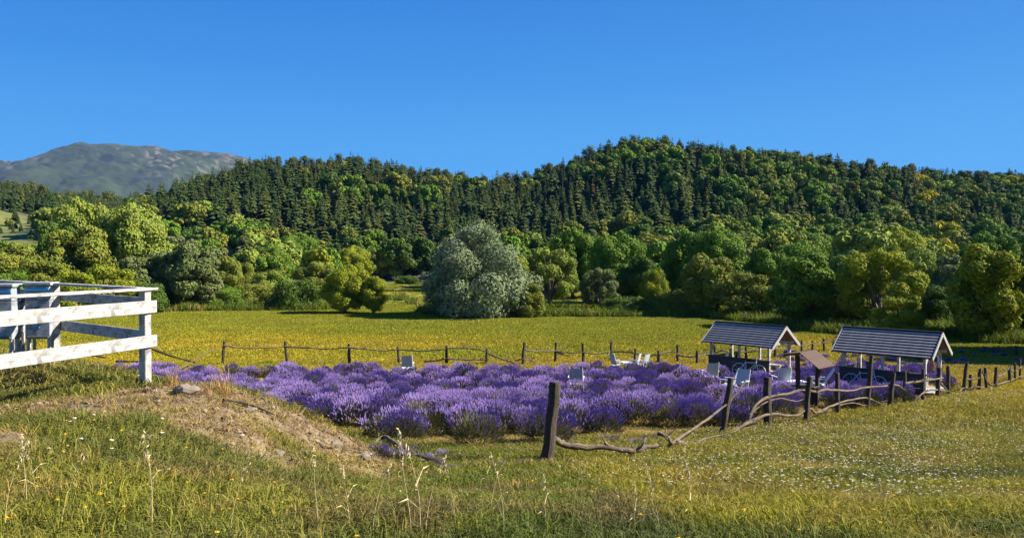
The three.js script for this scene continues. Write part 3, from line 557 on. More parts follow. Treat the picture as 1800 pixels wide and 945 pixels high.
// tall dry stalks in the near grass
{
  const stalk = seed => { const R = rng(seed), b = .12 + .2 * R(), pts = []; for (let i = 0; i <= 6; i++) { const t = i / 6; pts.push([b * t * t, t, .05 * t * Math.sin(t * 3 + seed), .0045 * (1.1 - t)]); } const T = new Tris(); for (let i = 0; i < 26; i++) { const t = .72 + .28 * i / 26, a = R() * 6.28, r = .018 * Math.sin((t - .7) / .32 * 3) + .006; leaf(T, [b * t * t + Math.cos(a) * r, t, .05 * t * Math.sin(t * 3 + seed) + Math.sin(a) * r], [Math.cos(a), .2, Math.sin(a)], .05, .014, R, [1, 1, 1], -1); } const L = new Tris(); for (const [y, s] of [[.25, 1], [.45, -1]]) { const x = b * y * y; L.tri([x, y, -.006], [x, y + .012, .006], [x + s * .17, y + .15, .02], [1, 1, 1]); L.tri([x + s * .13, y + .115, .014], [x + s * .14, y + .13, .018], [x + s * .27, y + .12, .03], [1, 1, 1]); } return [tube(pts, 5, 0, seed), T.geo(), L.geo()]; };
  const kinds = [1, 2, 3, 4].map(stalk), mat = std([.46, .37, .19], .9), mat2 = std([.48, .38, .22], .95);
  const spots = [[8, 935, .55], [45, 900, .5], [62, 872, .4], [105, 940, .5], [265, 938, .6], [272, 875, .35], [405, 935, .45], [560, 930, .5], [615, 925, .45], [655, 938, .5], [722, 935, .55], [738, 938, .7], [748, 940, .5], [800, 930, .45], [862, 905, .5], [858, 860, .45], [885, 940, .5], [960, 930, .4], [1098, 942, .3], [1118, 942, .4], [1128, 942, .35], [1160, 942, .45], [1215, 935, .5], [1240, 900, .45], [1570, 942, .35], [1010, 890, .4]];
  const where = px => px < 300 ? 'at the lower left' : px < 700 ? 'below the bare mound' : px < 900 ? 'below the fallen rail' : px < 1200 ? 'at the lower middle' : 'on the flowery bank';
  const seen = {}; spots.sort((a, b) => a[0] - b[0]);
  spots.forEach(([px, py, h], i) => { const p = onGround(px, py), t = thing('dry_grass_stalk', `tall dry straw stalk with seed head, ${nth((seen[where(px)] = (seen[where(px)] ?? 0) + 1))} from the left ${where(px)}`, 'dry grass', [p[0], p[1] - .02, p[2]], i * 2.1, `dry stalks ${where(px)}`); t.scale.set(h, h, h); const [a, b, c] = kinds[i % 4]; mesh('stem', a, mat, t); mesh('seed_head', b, mat2, t); mesh('blade', c, mat, t); });
  // golden clump on the edge of the mound
  const clump = (px, py, h, label, seed) => { const p = onGround(px, py), o = mesh('dry_grass_clump', patch(seed, 90, .16, .3, 1, .006, .5), leafy([.34, .24, .07], .25)); o.position.set(p[0], p[1] - .02, p[2]); o.scale.setScalar(h); tag(o, label, 'dry grass', 'dry grass clumps on the mound'); };
  clump(393, 700, .55, 'golden dry grass clump on the edge of the mound', 3); clump(300, 678, .42, 'thin dry clump right of the white corner post', 4); clump(365, 694, .3, 'small dry clump beside the golden one', 5); clump(430, 712, .25, 'low dry clump at the lavender side of the mound', 6);
}

// ---------------------------------------------------------------- lavender
function lavender(seed, spikes, leaves, low = false, bare = 0) { // a bush about 1.1 m across and 0.65 m high
  const R = rng(seed), F1 = new Tris(), F2 = new Tris(), D = (lo = .08) => { const el = Math.asin(lo + (1 - lo) * R() ** .85), a = R() * 6.28; return [Math.cos(a) * Math.cos(el), Math.sin(el), Math.sin(a) * Math.cos(el)]; };
  for (let i = 0; i < leaves; i++) { const v = D(), r = .3 + .23 * R(), j = vrand(R), e = .65 + .7 * R(), b = [v[0] * r * .95, v[1] * r * 1.02, v[2] * r * .95], u = [v[0] + j[0] * .35, v[1] + .25 + j[1] * .35, v[2] + j[2] * .35], L = low ? .16 : .11, wd = low ? .011 : .0055, s = [-v[2] * wd + j[1] * wd, j[0] * wd, v[0] * wd]; F1.tri([b[0] - s[0], b[1] - s[1], b[2] - s[2]], [b[0] + s[0], b[1] + s[1], b[2] + s[2]], [b[0] + u[0] * L, b[1] + u[1] * L, b[2] + u[2] * L], [e * (1 + .3 * R()), e, e * (.8 + .4 * R())]); }
  for (let i = 0; i < spikes; i++) {
    const v = D(.3 + .25 * R()); if (bare && noise(v[0] * 2.2 + seed, v[2] * 2.2) < bare) continue;
    const j = vrand(R), r1 = .53 + .1 * R(), b = [v[0] * .4, v[1] * .4, v[2] * .4], t = [v[0] * r1 + j[0] * .05, v[1] * r1 * 1.08 + .03 + j[1] * .04, v[2] * r1 + j[2] * .05], u = new THREE.Vector3(v[0] * .7 + j[0] * .25, v[1] + .55, v[2] * .7 + j[2] * .25).normalize(), L = (low ? .12 : .085) * (.7 + .6 * R()), w = (low ? .019 : .0115) * (.8 + .5 * R());
    const s = new THREE.Vector3(1, 0, .3).cross(u).normalize(), q = u.clone().cross(s), e = .75 + .5 * R(), pk = R() < .12 ? 1.35 : 1, k = [e * pk, e, e * (pk > 1 ? .8 : 1)], g = [.5 + .3 * R(), .6, .4];
    F1.tri([b[0], b[1], b[2]], [b[0] + .004, b[1], b[2] + .004], t, g);
    const pt = (h, f, a) => [t[0] + u.x * L * h + (s.x * Math.cos(a) + q.x * Math.sin(a)) * w * f, t[1] + u.y * L * h + (s.y * Math.cos(a) + q.y * Math.sin(a)) * w * f, t[2] + u.z * L * h + (s.z * Math.cos(a) + q.z * Math.sin(a)) * w * f];
    for (let n = 0; n < 3; n++) { const a = n * 2.094, c = a + 2.094; F2.quad(pt(0, .35, a), pt(0, .35, c), pt(.35, 1, c), pt(.35, 1, a), k); F2.tri(pt(.35, 1, a), pt(.35, 1, c), pt(1, .1, a), k); }
  }
  return { foliage: F1.geo(), blossoms: F2.geo() };
}
const lavLeaf = leafy([.068, .082, .024], .2), lavBloom = leafy([.235, .17, .46], .25);
const lavKinds = [lavender(1, 410, 2400), lavender(2, 390, 2400, false, .36), lavender(3, 440, 2300), lavender(4, 360, 2400, false, .42)], lavFar = [lavender(5, 250, 900, true), lavender(6, 240, 900, true, .32), lavender(7, 280, 850, true)];
const seatSpots = []; // where chairs, boards and shelters keep the bushes away
const clearOf = (x, d, r) => seatSpots.every(s => Math.hypot(s[0] - x, s[1] - d) > s[2] + r);
function plantLavender() {
  const R = rng(404), all = [], ord = ['front', 'second', 'third', 'fourth', 'fifth', 'sixth', 'seventh', 'eighth', 'ninth', 'tenth', 'eleventh', 'twelfth', 'thirteenth', 'fourteenth', 'fifteenth', 'sixteenth', 'seventeenth'];
  for (let r = 0; r < 12; r++) for (let x = -24; x < 21; x += .80) {
    const X = x + (R() - .5) * .3 + (r % 2) * .5, d = 15.6 + r * 2.15 + .06 * X + (R() - .5) * .35 + .35 * Math.sin(X * .35 + r); if (!lavenderField(X, d + .5) || !lavenderField(X + .3, d - .3) || !clearOf(X, d, .36) || R() < .045) continue;
    if (d > 40.5 && X > 8) continue;
    const px = CX + F * X / d; if (px < 120 || px > 1830) continue;
    all.push({ x: X, d, r, px });
  }
  for (const [x, d] of [[-.35, 15.3], [-2.3, 16.9], [.75, 16.3]]) if (all.every(o => Math.hypot(o.x - x, o.d - d) > .8)) all.push({ x, d, r: 0, px: CX + F * x / d });
  const count = {}; for (const o of [...all].sort((a, b) => a.x - b.x)) o.n = count[o.r] = (count[o.r] ?? 0) + 1;
  all.sort((a, b) => a.d - b.d);
  const rest = [];
  all.forEach((o, i) => {
    const s = (.88 + .3 * R()) * (1 - .2 * sstep(18, 36, o.d));
    if (i >= 300) { rest.push({ x: o.x, d: o.d, s, a: R() * 6.28, flat: true }); return; }
    const bare = R() < .3, label = `${bare ? 'sparser flowering' : 'full purple'} lavender bush, ${nth(o.n)} from the left in the ${ord[o.r]} row`;
    const k = o.d < 30 ? lavKinds[bare ? (i % 2 ? 1 : 3) : (i % 2 ? 0 : 2)] : lavFar[bare ? 1 : (i % 2) * 2], t = thing('lavender_bush', label, 'lavender', [o.x, land(o.x, o.d) - .03, -o.d], R() * 6.28, `lavender bushes of the ${ord[o.r]} row`);
    t.scale.set(s * (.95 + .15 * R()), s * (.9 + .2 * R()), s); mesh('foliage', k.foliage, lavLeaf, t); mesh('blossoms', k.blossoms, lavBloom, t);
  });
  for (let i = 0; i < 70; i++) { const u = R(), row = Math.floor(R() * 4), x = 15.5 + 16 * u, d = 42 + row * 2.6 + 1.2 * u + (R() - .5) * .5; if (clearOf(x, d, .4)) rest.push({ x, d, s: .28 + .16 * R(), a: R() * 6.28, flat: true }); }
  const g = new THREE.Group(); g.name = 'far_lavender'; scene.add(tag(g, 'far rows of low lavender behind the shelters', 'lavender', null, 'stuff'));
  lavFar.forEach((k, n) => { const l = rest.filter((_, i) => i % 3 === n); scatter(g, 'foliage', [k.foliage], lavLeaf, l); scatter(g, 'blossoms', [k.blossoms], lavBloom, l); });
  // young plants in the open strip before the rows
  [[690, 806], [718, 798], [745, 812], [665, 800], [780, 806], [1085, 778], [1120, 782], [1145, 776], [1060, 776]].forEach(([px, py], i) => { const p = onGround(px, py), k = lavKinds[i % 2 ? 1 : 3], t = thing('lavender_bush', `young sparse lavender plant, ${nth((i < 5 ? [2, 3, 4, 1, 5] : [2, 3, 4, 1])[i % 5])} from the left ${i < 5 ? 'near the gnarled root' : 'behind the low rail'}`, 'lavender', [p[0], p[1] - .06, p[2]], i, i < 5 ? 'young lavender near the root' : 'young lavender behind the low rail'); t.scale.set(.36, .3, .36); mesh('foliage', k.foliage, lavLeaf, t); mesh('blossoms', k.blossoms, lavBloom, t); });
}

// ---------------------------------------------------------------- white board fence and beehives on the mound
{
  const c = onGround(255, 677), b = onGround(97, 642), G = c[1];
  const f = thing('white_fence', 'weathered white board fence with three rails on the mound', 'fence', [c[0], G, c[2]]);
  const rel = (x, z) => [x - c[0], z - c[2]];
  const dirN = [-.30, .954], dirF = (() => { const v = [b[0] - c[0], b[2] - c[2]], l = Math.hypot(...v); return [v[0] / l, v[1] / l, l]; })();
  const post = (x, z, h, turn) => { const g = land(x, -z), o = mesh('post', block([.115, h + .25, .095], [0, (h - .25) / 2, 0], .006), W.white, f); o.position.set(x - c[0], g - G, z - c[2]); o.rotation.y = turn; };
  const turnN = Math.atan2(-dirN[1], dirN[0]), turnF = Math.atan2(-dirF[1], dirF[0]);
  post(c[0], c[2], 1.19, turnN + Math.PI / 2 - .15); post(c[0] + dirN[0] * 2.7, c[2] + dirN[1] * 2.7, 1.19, turnN + Math.PI / 2);
  post(b[0], b[2], 1.19, turnF); post(c[0] + dirF[0] * dirF[2] * 2, c[2] + dirF[1] * dirF[2] * 2, 1.19, turnF);
  const rail = (dir, turn, from, to, y, h, t, off, name = 'rail') => { const m = (from + to) / 2, nx = -dir[1], nz = dir[0], o = mesh(name, block([to - from, h, t], [0, 0, 0], .005), W.white, f); o.position.set(dir[0] * m + nx * off, y, dir[1] * m + nz * off); o.rotation.y = turn; };
  // near run, boards on the outer (sunny) face; nx points away from the yard
  for (const [y, h] of [[.985, .155], [.555, .15]]) rail(dirN, turnN, -.11, 5.4, y, h, .032, -.075);
  rail(dirN, turnN, -.14, 5.4, 1.205, .034, .13, -.02, 'cap_rail');
  for (const [y, h] of [[1.03, .13], [.60, .15]]) rail(dirF, turnF, .1, 5.2, y, h, .03, .075);
  rail(dirF, turnF, .09, 5.2, 1.212, .03, .12, 0, 'cap_rail');
  // beehives inside the yard, along the far run
  const hive = (px, d, w, h, foot, label, small, turn) => {
    const x = (px - CX) / F * d, g = land(x, d), t = thing('beehive', label, 'beehive', [x, g, -d], turn, 'beehives behind the white fence');
    for (const sx of [-1, 1]) for (const sz of [-1, 1]) mesh('leg', block([.035, foot, .035], [sx * w * .42, foot / 2, sz * .09], .003), W.white, t);
    const hs = small ? [.3] : [.27, .29, .2]; let y = foot;
    hs.forEach((bh, i) => { const bhh = bh * h, o = mesh('hive_box', block([w, bhh - .008, .24], [0, y + bhh / 2, 0], .006), i === 0 && !small ? W.hive : W.hive, t); mesh('hand_hold', block([w * .2, .022, .012], [0, y + bhh * .62, .124], .004), i % 2 ? W.hiveDark : W.blue, o); y += bhh; });
    if (!small) { mesh('entrance_strip', block([w * .96, .045, .02], [0, y - .06, .125], .004), W.blue, t); mesh('entrance_strip', block([w * .9, .03, .03], [0, foot + .03, .126], .004), W.hiveDark, t); }
    mesh('lid', block([w + .05, small ? .03 : .045, .28], [0, y + (small ? .02 : .028), 0], .008), small ? W.hiveDark : W.hive, t);
  };
  hive(71, 11.6, .34, 1.02, .40, 'largest pale blue beehive right beside the white post', false, .1);
  hive(36, 11.9, .16, 1.5, .50, 'small dark fronted hive box between two larger beehives', true, .1);
  hive(2, 11.4, .38, .98, .42, 'pale beehive with blue strip at the left edge', false, .1);
}

// ---------------------------------------------------------------- rustic fences of split posts and crooked branches
function rusticFence(name, label, posts, rails, postR, railR, seed) {
  const R = rng(seed), P = posts.map(([tx, ty, bx, by, r]) => { const p = onGround(bx, by), d = -p[2], top = sight(tx, ty, d); return { p, d, top, bx, r: r ?? postR }; });
  const f = thing(name, label, 'fence', P[0].p);
  const o = P[0].p, sub = q => [q[0] - o[0], q[1] - o[1], q[2] - o[2]];
  for (const q of P) { const a = sub(q.p), b = sub(q.top), pts = []; for (let i = 0; i <= 5; i++) { const t = i / 5; pts.push([lerp(a[0], b[0], t) + (i && i < 5 ? (R() - .5) * q.r * .35 : 0), lerp(a[1] - .3, b[1], t), lerp(a[2], b[2], t) + (i && i < 5 ? (R() - .5) * q.r * .35 : 0), q.r * (1.12 - .22 * t) * (.9 + .2 * R())]); } mesh('post', tube(pts, 8, .28, Math.floor(R() * 1e6)), W.post, f); }
  const byX = [...P].sort((a, b) => a.bx - b.bx), dAt = px => { if (px <= byX[0].bx) return byX[0].d; for (let i = 1; i < byX.length; i++) if (px <= byX[i].bx) return lerp(byX[i - 1].d, byX[i].d, (px - byX[i - 1].bx) / Math.max(1, byX[i].bx - byX[i - 1].bx)); return byX[byX.length - 1].d; };
  for (const { pts, r: r0 = railR, front = .1 } of rails) {
    const r = r0 * .8;
    const v = pts.map(([px, py, dd]) => new THREE.Vector3(...sub(sight(px, py, dd ?? dAt(px) - front)))), cv = new THREE.CatmullRomCurve3(v, false, 'centripetal'), n = Math.max(8, v.length * 4), out = [];
    for (let i = 0; i <= n; i++) { const t = i / n, q = cv.getPoint(t); out.push([q.x + (R() - .5) * r * .5, q.y + (R() - .5) * r * .7, q.z + (R() - .5) * r * .5, r * (1.15 - .4 * t) * (.82 + .36 * R())]); }
    const m = mesh('rail', tube(out, 7, .25, Math.floor(R() * 1e6)), W.rail, f);
    for (let k = 0; k < 2 + n / 10; k++) { const i = 2 + Math.floor(R() * (n - 3)), q = out[i], a = R() * 6.28, l = r * (3 + 9 * R() * R()); mesh('twig_stub', tube([[q[0], q[1], q[2], r * .6], [q[0] + Math.cos(a) * l * .6, q[1] + l * .4, q[2] + Math.sin(a) * l * .4, r * .4], [q[0] + Math.cos(a) * l, q[1] + l * (.3 + .7 * R()), q[2] + Math.sin(a) * l * .5, r * .15]], 5, .2, i), W.rail, m); }
  }
  return f;
}
const rl = (...pts) => ({ pts });
// plot fence, far side
{
  const tops = [[394, 599, 390, 642], [501, 600, 505, 639], [613, 604, 614, 641], [699, 610, 702, 640], [785, 607, 785, 641], [856, 612, 855, 640], [922, 602, 918, 643], [978, 602, 975, 637], [1025, 603, 1026, 638], [1075, 601, 1074, 636], [1117, 612, 1116, 638], [1158, 616, 1158, 640], [1191, 606, 1192, 638], [1226, 616, 1226, 641], [1257, 608, 1257, 636], [1285, 613, 1285, 636], [1312, 609, 1312, 634], [1338, 606, 1338, 634], [1363, 604, 1363, 630], [1387, 600, 1387, 627], [1410, 598, 1410, 623], [1429, 599, 1429, 621], [1449, 595, 1449, 619], [1466, 597, 1466, 618]];
  const up = [rl([392, 607], [420, 611], [455, 612], [502, 609]), rl([498, 609], [540, 611], [572, 613], [613, 611]), rl([608, 610], [640, 613], [670, 616], [702, 614]), rl([698, 614], [735, 616], [785, 614]), rl([786, 612], [825, 612], [856, 617]), rl([858, 621], [885, 632], [905, 638]), rl([924, 615], [950, 617], [978, 616]), rl([978, 617], [1000, 620], [1027, 619]), rl([1027, 619], [1050, 621], [1075, 618]), rl([1075, 618], [1098, 618], [1118, 621]), rl([1118, 621], [1138, 625], [1158, 623]), rl([1158, 623], [1180, 618], [1192, 623]), rl([1192, 624], [1210, 627], [1227, 626]), rl([1227, 626], [1245, 622], [1258, 621]), rl([1257, 620], [1272, 616], [1286, 621]), rl([1286, 620], [1300, 617], [1313, 619]), rl([1312, 618], [1338, 616]), rl([1338, 614], [1363, 613]), rl([1363, 613], [1388, 612]), rl([1388, 612], [1398, 606], [1411, 608]), rl([1411, 608], [1420, 605], [1430, 603]), rl([1430, 607], [1449, 602], [1466, 600]),
    rl([745, 635], [765, 634], [784, 630]), rl([786, 630], [820, 632], [854, 632]), rl([905, 634], [920, 631], [946, 636]), rl([978, 619], [1000, 626])];
  rusticFence('rustic_fence', 'rustic branch fence along the far side of the lavender', tops, up, .082, .05, 51);
}
// fallen stretch behind the white fence
const lying = (label, pts, r, seed, mat = W.rail, name = 'fallen_branch') => { const R = rng(seed), v = pts.map(p => new THREE.Vector3(...p)), cv = new THREE.CatmullRomCurve3(v), n = 14, out = []; for (let i = 0; i <= n; i++) { const q = cv.getPoint(i / n); out.push([q.x + (R() - .5) * r * .5, q.y + (R() - .5) * r * .5, q.z + (R() - .5) * r * .5, r * (1.1 - .35 * i / n) * (.8 + .4 * R())]); } const o = mesh(name, tube(out, 7, .3, seed), mat); tag(o, label, 'branch', 'loose branches and rails'); return o; };
const G = (px, py, up = 0) => { const p = onGround(px, py); p[1] += up; return p; };
lying('fallen dark rail sloping right of the white corner post', [sight(262, 611, 40), sight(300, 625, 40), sight(342, 637, 40)], .05, 61, W.post);
lying('bleached branch leaning against the first far fence post', [sight(312, 651, 38), sight(345, 630, 40), sight(372, 615, 42), sight(386, 614, 42.5)], .03, 62);
lying('dark rail lying behind the white fence lower board', [sight(145, 622, 41), sight(184, 628, 41)], .06, 63, W.post);
lying('short dark log lying left of the white corner post', [sight(203, 635, 39.5), sight(247, 635, 39.5)], .06, 64, W.post);
// plot fence, near right side with the big corner post
{
  const posts = [[976, 672, 959, 816, .098], [1285, 664, 1268, 762, .072], [1350, 663, 1349, 752, .105], [1424, 662, 1415, 742, .075], [1472, 655, 1473, 729, .07], [1533, 624, 1523, 720, .072], [1572, 655, 1562, 715, .075], [1591, 652, 1591, 708, .06], [1623, 648, 1623, 705, .068], [1652, 646, 1648, 699, .078], [1667, 643, 1668, 695, .078], [1701, 636, 1692, 691, .07], [1707, 658, 1706, 689, .06], [1724, 648, 1722, 687, .07], [1733, 646, 1736, 686, .065], [1752, 645, 1750, 683, .07], [1776, 643, 1775, 676, .06], [1785, 637, 1785, 673, .05], [1794, 631, 1794, 669, .05], [1812, 634, 1812, 668, .05]];
  const rails = [
    { pts: [[968, 764], [988, 778, 12.85], [1012, 785, 12.9], [1075, 786, 13.1], [1113, 792, 13.2], [1130, 787, 13.3], [1156, 784, 13.5]], r: .06 },
    { pts: [[1156, 761, 15], [1170, 766, 14.9], [1182, 781, 14.8]], r: .045 },
    { pts: [[1176, 783, 14.8], [1215, 756, 16.5], [1262, 723, 18], [1291, 696, 18.4], [1312, 667, 18.7]], r: .036 },
    { pts: [[1190, 778, 15.2], [1233, 780, 16.4], [1270, 765], [1300, 751], [1350, 728], [1400, 730], [1422, 717], [1434, 725], [1464, 712], [1500, 702], [1526, 700], [1553, 713]], r: .046 },
    { pts: [[1316, 739], [1326, 716], [1353, 697], [1387, 692], [1408, 685], [1433, 688], [1454, 685], [1493, 687], [1517, 682], [1557, 678], [1574, 676], [1594, 686]], r: .044 },
    { pts: [[1591, 673], [1624, 669], [1658, 665]], r: .055 }, { pts: [[1318, 728], [1345, 708], [1372, 700], [1400, 705], [1420, 698]], r: .022 }, { pts: [[1402, 742], [1440, 737], [1474, 728]], r: .026 }, { pts: [[1474, 712], [1500, 708], [1524, 712], [1560, 704]], r: .02 }, { pts: [[1210, 781, 15.6], [1250, 768, 17], [1296, 756, 18.2], [1312, 742, 18.6], [1330, 735, 18.8]], r: .02 },
    { pts: [[1606, 706], [1624, 690], [1647, 685], [1667, 688]], r: .04 },
    { pts: [[1650, 668], [1660, 680], [1669, 688]], r: .045 },
    { pts: [[1686, 689], [1696, 681], [1706, 683]], r: .04 }, { pts: [[1696, 666], [1708, 666], [1723, 664]], r: .04 }, { pts: [[1706, 682], [1722, 680], [1736, 684]], r: .035 },
    { pts: [[1725, 648], [1731, 660], [1735, 668]], r: .035 }, { pts: [[1738, 673], [1750, 675], [1754, 660]], r: .04 }, { pts: [[1755, 662], [1768, 656], [1776, 644]], r: .04 }, { pts: [[1752, 676], [1776, 669], [1798, 660]], r: .035 }, { pts: [[1778, 651], [1788, 651], [1796, 644]], r: .03 },
  ];
  rusticFence('rustic_fence', 'crooked branch fence running from the thick corner post to the right', posts, rails, .07, .04, 52);
}
rusticFence('rustic_fence', 'dark far fence in the tree shade at the right edge', [[1731, 609, 1731, 621], [1747, 610, 1747, 622], [1787, 608, 1787, 626], [1830, 606, 1830, 628]], [rl([1731, 613], [1747, 614], [1787, 615], [1830, 615])], .09, .05, 53);
// gnarled root, fallen rail and leftovers by the corner post
lying('fallen dark rail lying left of the corner post', [G(952, 815, .06), G(900, 819, .05), G(840, 823, .04), G(790, 824, .05)], .035, 65, W.post, 'fallen_rail');
lying('gnarled half buried root at the end of the fallen rail', [G(800, 831, .02), G(772, 826, .07), G(745, 818, .09), G(728, 812, .07), G(715, 800, .1), G(700, 795, .05)], .075, 66, W.post, 'gnarled_root');
lying('twisted pale root on the bare mound above the gnarled root', [G(655, 782, .02), G(672, 778, .13), G(690, 786, .12), G(706, 800, .1), G(722, 818, .02)], .04, 67, W.rail, 'gnarled_root');
lying('thin dead branch on the crest of the bare mound', [G(392, 706, .03), G(430, 716, .05), G(468, 728, .04), G(500, 740, .02)], .014, 68, W.post);

// ---------------------------------------------------------------- open shelters with slatted roofs
function shelter(label, px, py, turn, bike) {
  const c = onGround(px, py), L = 3.05, D = 1.75, eave = 1.6, top = 2.36, t = thing('garden_shelter', label, 'shelter', c, turn, 'open garden shelters');
  const H = (x, z) => { const X = c[0] + x * Math.cos(turn) + z * Math.sin(turn), Z = c[2] - x * Math.sin(turn) + z * Math.cos(turn); return land(X, -Z) - c[1]; };
  for (const sx of [-1, 0, 1]) for (const sz of [-1, 1]) { const x = sx * L / 2, z = sz * D / 2, g = H(x, z) - .15; mesh('post', block([.10, eave - g, .10], [x, (eave + g) / 2, z], .006), W.cream, t); }
  for (const sz of [-1, 1]) mesh('eave_beam', block([L + .5, .11, .075], [0, eave + .055, sz * D / 2], .006), W.cream, t);
  for (const sx of [-1, 1]) {
    mesh('tie_beam', block([.075, .11, D - .09], [sx * L / 2, eave + .05, 0], .006), W.cream, t);
    mesh('king_post', block([.07, .52, .07], [sx * L / 2, eave + .36, 0], .006), W.cream, t);
    for (const sz of [-1, 1]) { const pts = []; for (let i = 0; i <= 8; i++) { const a = i / 8 * 1.571; pts.push([sx * L / 2, eave - .62 + .6 * Math.sin(a), sz * (D / 2 - .05 - .6 * (1 - Math.cos(a))), .035]); } mesh('curved_brace', tube(pts, 6, 0, 1), W.cream, t); }
    const P = x => { const s = new THREE.Shape(); s.moveTo(-.62, eave + .13); s.lineTo(.62, eave + .13); s.lineTo(0, top - .16); s.closePath(); const g = new THREE.ExtrudeGeometry(s, { depth: .02, bevelEnabled: false }); g.rotateY(Math.PI / 2); g.translate(x, 0, 0); return g; };
    mesh('gable_panel', P(sx * (L / 2 - .14) - .01), W.under, t);
  }
  const half = D / 2 + .26, rise = top - eave + .1, slopeLen = Math.hypot(half, rise), ang = Math.atan2(rise, half), RL = L + .66;
  for (const sz of [-1, 1]) {
    const rf = mesh('roof_panel', block([RL, .035, slopeLen], [0, 0, 0], .004), W.felt, t); rf.position.set(0, top + .02 - rise / 2, sz * half / 2); rf.rotation.x = sz * ang;
    const lining = mesh('roof_lining', block([RL - .1, .02, slopeLen - .06], [0, -.03, 0], .004), W.under, rf);
    const n = 9; for (let i = 0; i < n; i++) mesh('slat', block([RL - .06 - (i % 3) * .01, .03, slopeLen / n * .5], [0, .034, -slopeLen / 2 + slopeLen * (i + .55) / n], .005), W.slat, rf);
    for (const sx of [-1, 1]) mesh('barge_board', block([.035, .13, slopeLen + .05], [sx * (RL / 2 + .02), 0, 0], .005), W.slat, rf);
  }
  mesh('ridge_cap', tube([[-RL / 2 - .03, top + .06, 0, .05], [RL / 2 + .03, top + .06, 0, .05]], 8, 0, 1), W.felt, t);
  // dark plank skirt along the front and the far end
  for (let i = 0; i < 5; i++) mesh('skirt_plank', block([L + .16 - .02 * (i % 2), .165, .03], [-.02, .12 + i * .17, D / 2 + .08 + .004 * (i % 2)], .005), W.teal, t);
  for (let i = 0; i < 5; i++) mesh('skirt_plank', block([.03, .165, D - .12], [-L / 2 - .075 - .004 * (i % 2), .12 + i * .17, -.02], .005), W.teal, t);
  mesh('ledge', block([L + .3, .035, .2], [-.02, .905, D / 2 + .05], .005), W.teal, t);
  for (let i = 0; i < 9; i++) mesh('deck_board', block([L + .3, .04, .19], [.12, .22, -D / 2 + .12 + i * .2], .005), W.cream, t);
  mesh('bench_seat', block([L - .4, .05, .36], [0, .55, -D / 2 + .28], .006), W.cream, t);
  for (const sx of [-1, 0, 1]) mesh('bench_leg', block([.06, .3, .3], [sx * (L / 2 - .4), .385, -D / 2 + .28], .006), W.cream, t);
  const at = (x, y, z) => [c[0] + x * Math.cos(turn) + z * Math.sin(turn), c[1] + y, c[2] - x * Math.sin(turn) + z * Math.cos(turn)];
  return { c, at, turn, L, D, eave };
}
function bicycle(label, p, turn, mat, lean = .2) {
  const t = thing('bicycle', label, 'bicycle', p, turn, 'bicycles leaning on the shelters'); t.rotation.order = 'YXZ'; t.rotation.x = -lean;
  for (const sx of [-1, 1]) { const w = new THREE.TorusGeometry(.33, .018, 6, 28); w.translate(sx * .52, .35, 0); const wh = mesh('wheel', w, mat, t); const sp = []; for (let i = 0; i < 8; i++) { const a = i * .785; sp.push(tube([[sx * .52, .35, 0, .004], [sx * .52 + Math.cos(a) * .32, .35 + Math.sin(a) * .32, 0, .004]], 4)); } mesh('spokes', merge(sp), W.steel, wh); }
  const bar = (a, b, r = .018) => tube([[...a, r], [...b, r]], 6);
  mesh('frame', merge([bar([-.52, .35, 0], [-.12, .33, 0]), bar([-.12, .33, 0], [-.22, .82, 0]), bar([-.52, .35, 0], [-.21, .74, 0]), bar([-.2, .74, 0], [.34, .78, 0]), bar([-.12, .33, 0], [.34, .74, 0]), bar([.31, .92, 0], [.36, .68, 0]), bar([.36, .68, 0], [.52, .35, 0])]), mat, t);
  mesh('saddle', block([.24, .05, .13], [-.23, .86, 0], .02), W.rubber, t);
  mesh('handlebar', tube([[.42, .95, .26, .013], [.30, .98, .2, .013], [.31, .94, 0, .013], [.30, .98, -.2, .013], [.42, .95, -.26, .013]], 6), mat, t);
}
const sA = shelter('farther grey roofed garden shelter with dark skirt', 1318, 660, -.85, true);
const sB = shelter('nearer grey roofed garden shelter behind the branch fence', 1566, 687, -.78, false);
for (const s of [sA, sB]) for (const q of [-1.5, -.75, 0, .75, 1.5]) for (const z of [-.8, 0, .8, 1.3]) { const p = s.at(q, 0, z); seatSpots.push([p[0], -p[2], .4]); }
